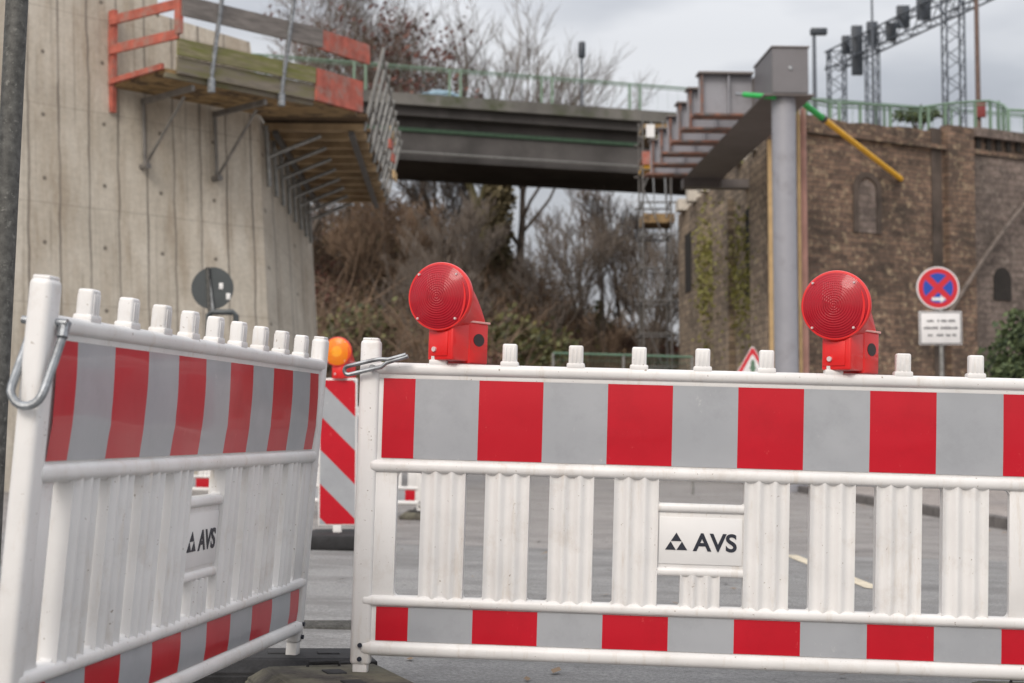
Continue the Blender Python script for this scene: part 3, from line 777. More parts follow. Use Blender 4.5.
o2=Aw+d1*(S0+.12)+n1*(PW+.09)
b=BM(); beam(b,vp(o2,.48),vp(o2,1.3),.11,.06,0,Vector((d1.x,d1.y,0))); obj('end_post',b,'orange',wp)
for z0,z1 in ((.03,.10),(.42,.54),(.80,.92)):
    b=BM(); o_=Vector((-d1.x*.04,-d1.y*.04,0)); beam(b,vp(ip,(z0+z1)/2)+o_,vp(o2 if z0>.2 else opn,(z0+z1)/2)+(o_ if z0<.2 else -d1.to_3d()*0),.04,z1-z0); obj('end_rail',b,'orange',wp)
def bracket(s,drop):
    if s<sC: f=lambda w,z:(lambda q:Vector((q.x,q.y,HP+z)))(Aw+d1*s+n1*w); W_=PW
    else: f=lambda w,z:pp2(s-sC,w,z); W_=PW2
    b=BM(); r=.026 if s<sC else .036
    tube(b,[f(.07,-.08),f(.07+BAT*drop,-drop)],r,8)
    if s<sC: beam(b,f(.05,-.12),f(W_-.05,-.12),.05,.07)
    tube(b,[f(.1+BAT*drop,-drop+.03),f(W_*.80,-.20)] if s<sC else [f(.12,-drop*.55),f(W_*.62,-.22)],r*.8,8)
    if s<sC: tube(b,[f(.04,-drop),f(.22,-drop)],.045,8)
    return obj('bracket',b,'bracket' if s<sC else 'grey_tube',wp)
bracket(.30,.98); bracket(1.42,1.0)
for k in range(8): bracket(sC+.35+k*.9,.95)
for s in (.50,1.60):
    b=BM(); p=Aw+d1*s+n1*(PW+.05); q=Aw+d1*(s+.03)+n1*(PW+.30)
    tube(b,[vp(p,-.12),vp(p,.05),vp(q,1.4)],.030,8); tube(b,[vp(p,-.16),vp(p,.02)],.05,8); obj('guard_post',b,'galv',wp)
s=.45
while s<L2:
    b=BM(); tube(b,[pp2(s,PW2+.08,-.12),pp2(s,PW2+.36,1.08)],.03,6); obj('guard_post',b,'grey_tube',wp); s+=.86
for z in (.35,.98):
    b=BM(); tube(b,[pp2(.45,PW2+.08+.26*z,z),pp2(L2,PW2+.08+.26*z,z)],.022,6); obj('guard_rail',b,'grey_tube',wp)
for s,l,z,mt in ((4.6,.5,.50,'orange'),(5.6,.5,.45,'orange'),(5.0,1.2,.8,'timber'),(6.2,.7,.25,'timber')):
    b=BM(); beam(b,pp2(s,PW2+.26,z),pp2(s+l,PW2+.28,z+.04),.04,.15); obj('rail_board',b,mt,wp)
# ------------------------------------------------------------ bridge
bl=P(370,90,55); br=P(690,114,59); bd=(br-bl).normalized(); bd.z=0; bd.normalize()
zD=bl.z; bn=Vector((bd.y,-bd.x,0))
B0=bl-bd*26; B1=bl+bd*34
B0.z=B1.z=0
bt=thing('road_bridge','dark road bridge crossing above the street with a green railing','bridge',(0,0,0))
def bslab(name,w0,w1,z0,z1,mat,p=None,q=None):
    b=BM(); p=p or B0; q=q or B1
    a=[p-bn*w0,q-bn*w0,q-bn*w1,p-bn*w1]
    vs=[b.verts.new((v.x,v.y,zD+z)) for z in (z0,z1) for v in a]
    for idx in ((3,2,1,0),(4,5,6,7),(0,1,5,4),(1,2,6,5),(2,3,7,6),(3,0,4,7)): b.faces.new([vs[i] for i in idx])
    return obj(name,b,mat,bt,0)
bslab('deck_edge',0,9,-.42,0,'bridge_edge'); bslab('deck_slab',.3,8.7,-.75,-.42,'bridge_dark'); bslab('girder',.9,5.2,-2.15,-.75,'bridge_dark'); bslab('girder_flange',.85,5.25,-2.27,-2.15,'bridge_dark')
for (za,zb,w,r,mt,nm_) in ((-1.12,-1.2,.86,.085,'green_pipe','pipe'),(-1.95,-2.1,.7,.04,'grey_tube','cable')):
    b=BM(); p=B0-bn*w; q=B1-bn*w; tube(b,[(p.x,p.y,zD+za),(q.x,q.y,zD+zb)],r,8); obj(nm_,b,mt,bt)
b=BM()
for z,r in ((1.0,.038),(.9,.02)):
    tube(b,[(B0-bn*.15)+Vector((0,0,zD+z)),(B1-bn*.15)+Vector((0,0,zD+z))],r,6)
rl=obj('railing',b,'green',bt)
s=.6
for k in range(17):
    for e in (0,.42):
        b=BM(); p=B0+bd*(s+e)-bn*.15; beam(b,p+Vector((0,0,zD)),p+Vector((0,0,zD+1.0)),.09,.09); obj('railing_post',b,'green',rl)
    s+=3.55
b=BM(); L_=60
x=.3
while x<L_:
    p=B0+bd*x-bn*.15; beam(b,p+Vector((0,0,zD+.1)),p+Vector((0,0,zD+.9)),.006,.006); x+=.42
obj('infill_bars',b,'green',rl,0)
# bridge supports outside the open span
bslab('pier',.9,5.2,-zD-1,-2.27,'bridge_dark',B0,B0+bd*6)
bslab('pier',.9,5.2,-zD-1,-2.27,'bridge_dark',B1-bd*14,B1-bd*4)
# lamp on the bridge, tarpaulin bundle
def pole_lamp(label,px,ytop,ybot,Y,w=.05,head=None,mat='gantry',name='street_lamp'):
    a=P(px,ybot,Y); c=P(px,ytop,Y); t=thing(name,label,'street lamp',(a.x,Y,a.z-1))
    b=BM(); tube(b,[(0,0,0),(0,0,c.z-a.z+1)],[w,w*.7],8); obj('pole',b,mat,t)
    b=BM(); 
    if head=='side': box(b,(-.12,-.12,c.z-a.z+.9),(.42,.12,c.z-a.z+1.12),.04)
    else: box(b,(-.14,-.14,c.z-a.z+.6),(.14,.14,c.z-a.z+1.25),.08)
    obj('lamp_head',b,'panel',t); return t
pole_lamp('slim street lamp standing on the bridge right of the bare tree',582,48,112,60,.05)
pole_lamp('street lamp with a flat head behind the steel column top',815,32,112,50,.08,'side')
b=BM(); random.seed(3)
pp=P(440,84,58)
t_=bmesh.new(); bmesh.ops.create_icosphere(t_,subdivisions=3,radius=1)
for v in t_.verts: v.co=Vector((v.co.x*.8,v.co.y*.5,v.co.z*.25))*(1+.25*noise.noise(v.co*2.3))
merge(b,t_); M['tarp']=simple('light blue tarpaulin',(.20,.30,.37),.5,var=.3,scale=3)
o=obj('tarpaulin',b,'tarp',Mx=Matrix.Translation((pp.x,57.6,zD+.32))); tag(o,'light blue tarpaulin heap lying on the bridge deck behind the railing','tarpaulin')
# ------------------------------------------------------------ masonry wall on the right
WC=Vector((5.9,32)); WF=Vector((5.0,46.6)); WR=Vector((17.1,38.4)); WT=6.9+CAMH
def masonry(name,pts,tops,mat,parent,off=0,base=-.6,thick=1.0,outn=1):
    bm=BM(); uvl=bm.loops.layers.uv.new('UVMap'); u=0
    def q(vs,uv):
        f=bm.faces.new([bm.verts.new(v) for v in vs])
        for l,c in zip(f.loops,uv): l[uvl].uv=c
    for i in range(len(pts)-1):
        a,c=pts[i],pts[i+1]; d=(c-a).normalized(); n=Vector((d.y,-d.x)); ln=(c-a).length
        A=a+n*off; C_=c+n*off; Ab=a-n*thick; Cb=c-n*thick
        m=max(1,int(ln/.35)) if isinstance(tops,str) else 1
        for k in range(m):
            k0,k1=k/m,(k+1)/m
            if isinstance(tops,str):
                f=lambda kk:WT-.12+.14*noise.noise(Vector((kk*ln*1.1+i*31,3.1,0)))
            else: f=lambda kk:tops[i]+(tops[i+1]-tops[i])*kk
            p0=A.lerp(C_,k0); p1=A.lerp(C_,k1); b0=Ab.lerp(Cb,k0); b1=Ab.lerp(Cb,k1); t0,t1=f(k0),f(k1)
            q([(p0.x,p0.y,base),(p1.x,p1.y,base),(p1.x,p1.y,t1),(p0.x,p0.y,t0)],[(u+ln*k0,base),(u+ln*k1,base),(u+ln*k1,t1),(u+ln*k0,t0)])
            q([(p0.x,p0.y,t0),(p1.x,p1.y,t1),(b1.x,b1.y,t1),(b0.x,b0.y,t0)],[(u+ln*k0,0),(u+ln*k1,0),(u+ln*k1,1),(u+ln*k0,1)])
            q([(b1.x,b1.y,base),(b0.x,b0.y,base),(b0.x,b0.y,t0),(b1.x,b1.y,t1)],[(0,0),(1,0),(1,7),(0,7)])
        for p_,b_,tt in ((A,Ab,f(0)),(C_,Cb,f(1))):
            q([(p_.x,p_.y,base),(b_.x,b_.y,base),(b_.x,b_.y,tt),(p_.x,p_.y,tt)],[(0,base),(1,base),(1,tt),(0,tt)])
        u+=ln
    return obj(name,bm,mat,parent,0,fix=False)
mw=thing('masonry_wall','old dark brick and stone retaining wall with a corner behind the steel column','wall',(0,0,0))
masonry('side_wall',[WF,WC],'r','brick_side',mw,thick=.06)
masonry('front_wall',[WC,WR],'r','brick',mw)
fd=(WR-WC).normalized(); fn=Vector((fd.y,-fd.x))
def on_front(px,py):                     # point on the front face under a photo pixel
    a=P(px,py,30); r=Vector((a.x,a.y)) ; k=(WC.x*fd.y-WC.y*fd.x)/(r.x*fd.y-r.y*fd.x); return P(px,py,30*k)
def fpart(name,px0,py0,px1,py1,mat,off0,off1):
    a=on_front(px0,(py0+py1)/2); c=on_front(px1,(py0+py1)/2); z1=on_front(px0,py0).z; z0=on_front(px0,py1).z
    A=Vector((a.x,a.y)); C_=Vector((c.x,c.y))
    bm=BM(); uvl=bm.loops.layers.uv.new('UVMap'); ln=(C_-A).length
    pts=[A+fn*off0,C_+fn*off0,C_+fn*off1,A+fn*off1]
    V=[bm.verts.new((p.x,p.y,z)) for z in (z0,z1) for p in pts]
    for idx in ((0,1,2,3),(7,6,5,4),(0,4,5,1),(1,5,6,2),(2,6,7,3),(3,7,4,0)):
        f=bm.faces.new([V[i] for i in idx])
        for l in f.loops: l[uvl].uv=((Vector(l.vert.co.xy)-A).dot(fd)+3*off1*0,l.vert.co.z)
    return obj(name,bm,mat,mw,0)
fpart('string_course',806,128,1100,133,'brick',-.1,.10)
fpart('pilaster',946,126,972,470,'brick',-.1,.14)
fpart('dark_band',933,128,943,470,'brick_dark',-.05,.03)
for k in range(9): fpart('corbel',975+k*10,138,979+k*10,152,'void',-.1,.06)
fpart('parapet_band',972,128,1100,137,'brick_grey',-.1,.16)
# upper grey brown section right of the pilaster
fpart('grey_facing',972,153,1100,470,'brick_grey',-.1,.05)
# blind arched niche
def arch_pts(px0,px1,ptop,pbot,n=12):
    a=on_front(px0,pbot); c=on_front(px1,pbot); A=Vector((a.x,a.y)); C_=Vector((c.x,c.y)); r=(C_-A).length/2; zt=on_front((px0+px1)/2,ptop).z-r; zb=a.z
    mid=(A+C_)/2
    return mid,r,zb,zt
def arch_part(name,px0,px1,ptop,pbot,mat,off0,off1,inner=0):
    mid,r,zb,zt=arch_pts(px0,px1,ptop,pbot); bm=BM(); uvl=bm.loops.layers.uv.new('UVMap')
    outer=[(-r,zb)]+[(-r*math.cos(PI*k/14),zt+r*math.sin(PI*k/14)) for k in range(15)]+[(r,zb)]
    def V(u,z,o): p=mid+fd*u+fn*o; return bm.verts.new((p.x,p.y,z))
    if inner:
        ri=r-inner; inn=[(-ri,zb)]+[(-ri*math.cos(PI*k/14),zt+ri*math.sin(PI*k/14)) for k in range(15)]+[(ri,zb)]
        for i in range(len(outer)-1):
            for o_ in (off0,off1): bm.faces.new([V(*outer[i],o_),V(*outer[i+1],o_),V(*inn[i+1],o_),V(*inn[i],o_)])
            for pr in (outer,inn): bm.faces.new([V(*pr[i],off0),V(*pr[i+1],off0),V(*pr[i+1],off1),V(*pr[i],off1)])
    else:
        bm.faces.new([V(*p,off1) for p in outer]); bm.faces.new([V(*p,off0) for p in outer][::-1])
        for i in range(len(outer)):
            j=(i+1)%len(outer); bm.faces.new([V(*outer[i],off0),V(*outer[j],off0),V(*outer[j],off1),V(*outer[i],off1)])
    bmesh.ops.remove_doubles(bm,verts=bm.verts[:],dist=1e-4)
    for f in bm.faces:
        for l in f.loops: l[uvl].uv=(l.vert.co.x,l.vert.co.z)
    return obj(name,bm,mat,mw,0)
arch_part('niche_arch',853,881,172,232,'brick_dark',-.05,.035,.13)
arch_part('niche_fill',858,876,180,232,'brick_grey',-.05,.02)
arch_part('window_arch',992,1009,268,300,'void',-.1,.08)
fpart('quoin_shadow',738,185,749,252,'void',-.02,.0)
bpy.data.objects.remove([o for o in COL.objects if o.name.startswith('quoin_shadow')][0])
# dark slabs painting the shade of recesses, rough pale cap stones on the side wall
sd=(WC-WF).normalized(); sn=Vector((sd.y,-sd.x))
def side_box(name,s0,s1,z0,z1,mat,o0,o1,bev=0):
    A=WF+sd*s0; C_=WF+sd*s1; bm=BM(); uvl=bm.loops.layers.uv.new('UVMap')
    pts=[A+sn*o0,C_+sn*o0,C_+sn*o1,A+sn*o1]; V=[bm.verts.new((p.x,p.y,z)) for z in (z0,z1) for p in pts]
    for idx in ((0,1,2,3),(7,6,5,4),(0,4,5,1),(1,5,6,2),(2,6,7,3),(3,7,4,0)):
        f=bm.faces.new([V[i] for i in idx])
        for l in f.loops: l[uvl].uv=((Vector(l.vert.co.xy)-A).dot(sd)+2*o1,l.vert.co.z)
    return obj(name,bm,mat,mw,0)
side_box('recess_shade',9.6,10.6,WT-3.6,WT-1.4,'void',-.02,.02)
side_box('recess_shade',1.2,2.2,WT-2.6,WT-.9,'void',-.02,.02)
side_box('buttress',11.0,14.3,-.5,WT-.5,'brick_side',-.1,.22)
side_box('buttress',6.2,8.2,-.5,WT-.9,'brick_side',-.1,.16)
rnd=random.Random(9)
for s in (.8,2.6,4.4,6.4,8.6,10.4,12.4):
    side_box('cap_stone',s,s+rnd.uniform(.4,.8),WT-.16,WT+rnd.uniform(.12,.24),'capstone',-.35,.22)
# curved stair rib on the far right
b=BM(); pts=[]
for k in range(13):
    u=k/12; px=928+150*u; py=335-175*math.sin(u*PI/2*.9); p=on_front(px,py); p.x+=fn.x*.25; p.y+=fn.y*.25; pts.append(p)
tube(b,pts,.05,6); obj('curved_rib',b,'capstone',mw)
M['rib']=simple('grey rib stone',(.14,.115,.10),.85,var=.4); [o for o in COL.objects if o.name=='curved_rib'][0].data.materials[0]=M['rib']
# upper ground behind the wall
bm=BM()
c_=Vector((WC.x,WC.y)); 
pl_=[(WF.x+.5,WF.y+.3),(WC.x+.6,WC.y+.7),(WR.x+.2,WR.y+.7),(60,44),(60,70),(20,70),(WF.x+8,60),]
lo=[(5.07,46.6,WT-.4),(6.1,32.35,WT-.35),(17.1,39.1,WT-.4),(60,42,WT-.4)]
hi=[(12,64,12.1),(14,62,12.3),(30,62,12.3),(60,62,12.3)]
A=[bm.verts.new(v) for v in lo]; B=[bm.verts.new(v) for v in hi]; C2=[bm.verts.new((v[0]+6,150,12.3)) for v in hi]
for i in range(3): bm.faces.new((A[i],A[i+1],B[i+1],B[i])); bm.faces.new((B[i],B[i+1],C2[i+1],C2[i]))
tag(obj('embankment',bm,'soil'),None,None,None,'structure')
# railing along the wall top
rt=thing('wall_railing','green metal railing curving along the top of the brick wall','railing',(0,0,0))
path=[(806,98,33.6),(830,103,34),(860,104,35),(890,106,36),(920,107.5,37),(945,104,37.3),(975,101.5,37.3),(990,101,37),(1003,105,36.2),(1008,110,35.5),(1030,111,35.5),(1080,112,35.5)]
pp=[P(*q) for q in path]
b=BM(); tube(b,pp,.035,6); tube(b,[p-Vector((0,0,.09)) for p in pp],.018,5); obj('handrail',b,'green',rt)
for i,p in enumerate(pp):
    for e in ((0,.2) if i%3==1 else (0,)):
        b=BM(); beam(b,p+Vector((e,0,-1.1)),p+Vector((e,0,0)),.07,.05); obj('railing_post',b,'green',rt)
b=BM()
for i in range(len(pp)-1):
    n_=int((pp[i+1]-pp[i]).length/.30)
    for k in range(n_):
        p=pp[i].lerp(pp[i+1],k/n_); beam(b,p+Vector((0,0,-1.0)),p,.008,.008)
obj('infill_bars',b,'green',rt,0)
# hedge behind the railing
def leaves(n,fn_,size,mat_i=0,bm=None,rnd=random):
    bm=bm or BM()
    for _ in range(n):
        p=fn_(); a=Vector((rnd.gauss(0,1),rnd.gauss(0,1),rnd.gauss(0,1))).normalized(); b_=a.orthogonal().normalized(); s=size*rnd.uniform(.6,1.4)
        c=a.cross(b_)
        vs=[bm.verts.new(p+b_*s),bm.verts.new(p+c*s*.55),bm.verts.new(p-b_*s),bm.verts.new(p-c*s*.55)]
        bm.faces.new(vs).material_index=mat_i
    return bm
rg=random.Random(21)
def blob(c,r):
    def f():
        while True:
            v=Vector((rg.uniform(-1,1),rg.uniform(-1,1),rg.uniform(-1,1)))
            if v.length<1:
                v*= .75+.35*noise.noise(v*2.2+Vector(c))
                if noise.noise(Vector((v.x*3,v.y*3,v.z*3))+Vector(c))>-.25 or rg.random()<.3: break
        return Vector(c)+Vector((v.x*r[0],v.y*r[1],v.z*r[2]))*1.25
    return f
def shrub(name,label,c,r,n,size,mat,cat='shrub'):
    base=Vector((c[0],c[1],c[2]-r[2])); t=thing(name,label,cat,base)
    bm=leaves(n,blob((0,0,r[2]),r),size,rnd=rg); obj('foliage',bm,mat,t,0,fix=False)
    b=BM()
    for k in range(9):
        a=rg.uniform(0,2*PI); q=Vector((math.cos(a)*r[0]*.6,math.sin(a)*r[1]*.6,r[2]*rg.uniform(1,1.7))); tube(b,[(q.x*.1,q.y*.1,-.3),q*.5,q],[.02,.014,.006],5)
    obj('stems',b,'bark',t)
p=P(918,113,38); shrub('hedge','low clipped hedge behind the green railing on the wall top',(p.x,38,p.z-.05),(.7,.4,.2),900,.05,'leaf_green','hedge')
if 0: shrub('hedge','small green hedge right of the brown mast on the wall top',(p.x,38.5,p.z-.05),(.8,.4,.22),900,.05,'leaf_green','hedge')
p=P(1003,352,19.5); shrub('leafy_shrub','dense green leafy shrub beside the no stopping sign',(p.x+.42,19.5,p.z-.3),(.62,.55,.85),7000,.045,'leaf_green')
# ------------------------------------------------------------ steel portal
sf=thing('steel_portal','grey steel portal of round column, box beam and short girder stubs','steel frame',(0,0,0))
YC=28.0
colc=P(784.5,200,YC); xC=colc.x
b=BM(); tube(b,[(xC,YC,-.6),(xC,YC,P(785,97,YC).z)],.217,40); obj('column',b,'steel',sf)
b=BM(); tube(b,[(xC,YC,gz(xC)),(xC,YC,gz(xC)+.16)],.36,24); obj('base_plate',b,'steel',sf)
zb=P(785,97,YC).z; zt=P(785,52,YC).z; xl=P(769,60,YC).x; xr=P(805,60,YC).x
yb0=YC-.33; dirb=Vector((4.45+.0-4.9,36.9-28,0)).normalized(); wB=xr-xl
bside=Vector((dirb.y,-dirb.x,0))
c0=Vector(((xl+xr)/2,yb0,0))
def bpart(name,s0,s1,u0,u1,z0,z1,mat,parent=sf,bev=.0):
    b=BM(); V=[b.verts.new(c0+dirb*s+bside*u+Vector((0,0,z))) for z in (z0,z1) for s,u in ((s0,u0),(s0,u1),(s1,u1),(s1,u0))]
    for idx in ((3,2,1,0),(4,5,6,7),(0,1,5,4),(1,2,6,5),(2,3,7,6),(3,0,4,7)): b.faces.new([V[i] for i in idx])
    if bev: bmesh.ops.recalc_face_normals(b,faces=b.faces[:]); bmesh.ops.bevel(b,geom=b.edges[:],offset=bev,segments=2,affect='EDGES')
    return obj(name,b,mat,parent,30)
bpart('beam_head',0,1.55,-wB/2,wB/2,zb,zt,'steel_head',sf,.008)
bpart('head_cap_plate',-.03,1.58,-wB/2-.02,wB/2+.02,zt,zt+.022,'steel_dark')
bpart('box_beam',1.56,9.3,-wB/2+.04,wB/2-.04,zb-.02,zt-.12,'steel_dark')
bpart('bottom_flange',-.02,9.4,-wB/2-.16,wB/2+.10,zb-.045,zb-.021,'steel_dark')
b=BM(); q=c0+Vector((0,-.012,0)); box(b,(q.x-.03,q.y-.006,zb+.42),(q.x+.03,q.y+.01,zb+.48),.004); obj('lifting_eye',b,'galv',sf)
stubs=[2.0+k*1.33 for k in range(6)]
for k,s in enumerate(stubs):
    tt=bpart('girder_stub',s-.012,s+.012,-wB/2-1.0,-wB/2+.05,zb-.0,zt-.05,'steel')
    def sp(nm,s0,s1,u0,u1,z0,z1,mat): return bpart(nm,s0,s1,u0,u1,z0,z1,mat,tt)
    sp('top_flange',s-.19,s+.19,-wB/2-1.02,-wB/2+.04,zt-.05,zt-.012,'steel_dark'); sp('bottom_flange',s-.22,s+.22,-wB/2-1.12,-wB/2-.0,zb-.04,zb+.002,'rust')
    sp('end_stiffener',s-.15,s+.15,-wB/2-.96,-wB/2-.93,zb+.003,zt-.051,'rust'); sp('web_stiffener',s-.14,s+.14,-wB/2-.45,-wB/2-.42,zb+.003,zt-.051,'steel')
bpart('bearing',8.9,9.3,-.5,.3,zb-.25,zb-.046,'steel_dark'); bpart('wall_bracket',8.9,9.3,.31,1.15,zb-.25,zb-.05,'steel_dark')
for s in (2.05,4.7): bpart('connector',s-.05,s+.05,-.05,.05,zt-.099,zt+.06,'rust')
# struts
p0=P(803,103,28.6); p1=on_front(901,179); mid=p0.lerp(p1,.17)
t=thing('raking_strut','yellow diagonal strut with a green end running from the column top to the brick wall','strut',p0)
b=BM(); tube(b,[mid-p0,p1-p0],.055,12); obj('tube',b,'yellow',t)
b=BM(); tube(b,[Vector((0,0,0)),mid-p0],.062,12); obj('green_end',b,'green_bright',t)
b=BM(); tube(b,[(mid-p0)*.98,(mid-p0)*1.12],.075,12); obj('coupler',b,'galv_dark',t)
b=BM(); p0=P(736,94,28.3); p1=P(775,97,27.75); m_=p0.lerp(p1,.2); tube(b,[m_,p1],.048,12); tube(b,[p0,m_],.028,8,1)
tag(obj('short_strut',b,['green_bright','galv']),'short bright green strut between the girder end and the column head','strut')
# props beside the column
b=BM(); a=P(769.5,140,29); beam(b,(a.x,29,gz(a.x)),(a.x,29,a.z),.075,.075,0,Vector((0,1,0)))
tag(obj('timber_post',b,'timber'),'thin raw timber post left of the round steel column','post')
b=BM(); a=P(803,108,29.5); tube(b,[(a.x,29.5,gz(a.x)),(a.x,29.5,a.z)],.055,10)
tag(obj('pipe',b,'pinkpipe'),'pinkish vertical pipe right of the round steel column','pipe')
b=BM(); a=P(798,104,29.3); tube(b,[(a.x,29.3,gz(a.x)),(a.x,29.3,a.z)],.03,10)
tag(obj('pipe',b,'timber'),'narrow yellowish pipe hugging the right side of the steel column','pipe')
# ------------------------------------------------------------ scaffold tower
YS=47.0
sa=P(643,200,YS).x; sb=P(671,200,YS).x; stt=thing('scaffold_tower','slim scaffold tower with platforms beneath the right end of the bridge','scaffold',(0,0,0))
top=P(650,122,YS).z
for x in (sa,sb):
    for y in (YS,YS+1.4):
        b=BM(); tube(b,[(x,y,gz(x)),(x,y,top+.25)],.032,6); obj('standard',b,'tower_tube',stt)
z=1.0
while z<top:
    b=BM()
    for y in (YS,YS+1.4): tube(b,[(sa-.15,y,z),(sb+.15,y,z)],.03,5)
    for x in (sa,sb): tube(b,[(x,YS,z),(x,YS+1.4,z)],.03,5)
    z+=1.0; obj('ledger_frame',b,'tower_tube',stt)
b=BM(); z=.4; sg=1
while z<top-1.9:
    tube(b,[(sa if sg>0 else sb,YS-.05,z),(sb if sg>0 else sa,YS-.05,z+2)],.022,5); z+=2; sg=-sg
obj('diagonals',b,'tower_tube',stt)
for py,mt,h in ((218,'wood_floor',.28),(166,'yellow',.16),(137,'wood_grey',.10),(126,'wood_floor',.12),(156,'rust',.07)):
    z=P(650,py,YS).z; b=BM(); box(b,(sa,YS-.02,z-h/2),(sb+.1,YS+1.42,z+h/2)); obj('platform',b,mt,stt)
b=BM(); xm=sa+.35
for e in (0,.35): tube(b,[(xm+e,YS-.08,P(650,218,YS).z),(xm+e-.1,YS-.08,top)],.02,5)
obj('ladder',b,'galv',stt)
for (px,py,mt) in ((650,131,'sign_white'),(646,158,'orange'),(648,148,'sign_blue')):
    p=P(px,py,YS-.1); b=BM(); box(b,(p.x-.12,YS-.14,p.z-.2),(p.x+.14,YS-.08,p.z+.2)); 
    if mt!='sign_blue': obj('hung_board',b,mt,stt)
    else: b.free()
# ------------------------------------------------------------ gantry
gt=thing('signal_gantry','lattice steel gantry with dark signal panels against the sky','gantry',(0,0,0))
zt_=CAMH+15.7
gA=Vector((P(836.5,60,62).x,62,0)); gB=Vector((P(953.5,60,54).x,54,0)); gC=gA+(gB-gA)*.335
zbm=zt_-.75
def lattice(b,p,q,w,h,upv,step,r=.035):
    d=(q-p); ln=d.length; d.normalize(); x=d.cross(upv).normalized(); y=x.cross(d).normalized()
    cs=[x*w/2+y*h/2,-x*w/2+y*h/2,-x*w/2-y*h/2,x*w/2-y*h/2]
    for c in cs: tube(b,[p+c,q+c],r,4)
    n=max(1,int(ln/step))
    for k in range(n):
        a=p+d*ln*k/n; e=p+d*ln*(k+1)/n
        for i in range(4):
            c1,c2=cs[i],cs[(i+1)%4]
            if k%2: c1,c2=c2,c1
            tube(b,[a+c1,e+c2],r*.6,3)
for g_ in (gA,gB):
    b=BM(); lattice(b,Vector((g_.x,g_.y,11)),Vector((g_.x,g_.y,zt_)),.62,.62,Vector((0,1,0)),.45); obj('tower',b,'gantry',gt,0)
b=BM(); lattice(b,Vector((gC.x,gC.y,11)),Vector((gC.x,gC.y,zt_)),.45,.45,Vector((0,1,0)),.45,.03); obj('tower',b,'gantry',gt,0)
gd=(gB-gA).normalized()
b=BM(); lattice(b,gA-gd*.4+Vector((0,0,zt_-.35)),gB+gd*9+Vector((0,0,zt_-.35)),.6,.72,Vector((0,0,1)),.6,.04); obj('truss',b,'gantry',gt,0)
for (px0,px1,py0,py1) in ((842,850,36,54),(852,862,26,75),(867,877,22,46),(886,896,23,41),(897,909,6,28),(917,930,-6,20)):
    k=((px0+px1)/2-836.5)/(953.5-836.5); Y=gA.y+(gB.y-gA.y)*k*1.0-.45
    a=P(px0,py1,Y); c=P(px1,py0,Y); b=BM(); box(b,(a.x,Y-.12,a.z),(c.x,Y+.10,c.z),.02); obj('signal_panel',b,'panel',gt)
b=BM(); p=P(873.5,110,58); q=P(873.5,-60,58); tube(b,[(p.x,58,11),(p.x,58,q.z)],[.07,.03],8)
tag(obj('mast',b,'gantry'),'slim grey mast rising beside the gantry middle tower','mast')
a=P(978.5,120,46); q=P(978.5,-60,46)
t=thing('mast','tall thin brown mast with a red box at its foot on the wall top','mast',(a.x,46,a.z-1))
b=BM(); tube(b,[(0,0,-.5),(0,0,q.z-a.z+1)],[.085,.06],10); obj('pole',b,'mast_brown',t)
b=BM(); z=P(978,109,46).z-(a.z-1); box(b,(-.13,-.18,z-.28),(.17,-.08,z+.2),.01); obj('red_box',b,'box_red',t)
# ------------------------------------------------------------ mesh fence
ft=thing('mesh_fence','low wire mesh site fence beneath the trees beyond the front barrier','fence',(0,0,0))
p0=P(553,353,24); p1=P(692,357,24.6)
for k in range(3):
    p=p0.lerp(p1,k/2); b=BM(); tube(b,[(p.x,p.y,gz(p.x)),(p.x,p.y,p.z)],.022,6); obj('fence_post',b,'grey_tube',ft)
b=BM(); tube(b,[p0,p1],.02,6); tube(b,[p0-Vector((0,0,1.9)),p1-Vector((0,0,1.9))],.02,6)
for k in range(41):
    p=p0.lerp(p1,k/40); tube(b,[p,p-Vector((0,0,1.9))],.003,3)
for k in range(9): tube(b,[p0-Vector((0,0,.2*k+.1)),p1-Vector((0,0,.2*k+.1))],.003,3)
obj('wire_mesh',b,'green_pipe',ft)
# ------------------------------------------------------------ slope and vegetation
def hill(x,y):
    if y<40: return gz(x)-.05
    u=min(1,max(0,(y-40)/45)); u=u*u*(3-2*u)
    hgt=10.5-4.6*min(1,max(0,(x+6)/12))
    return gz(x)-.05+hgt*u+.5*noise.noise(Vector((x*.2,y*.2,0)))*u*2
xs=[-60+3*i for i in range(41)]; ys=[38+3*i for i in range(28)]
xs=[x for x in xs if x<8]+[8]
sheet('hillside',xs,ys,hill,'soil')
sheet('far_terrain',[-400,-60,-20,8,60,400],[119,200,400,600],lambda x,y:8+0*x,'soil')
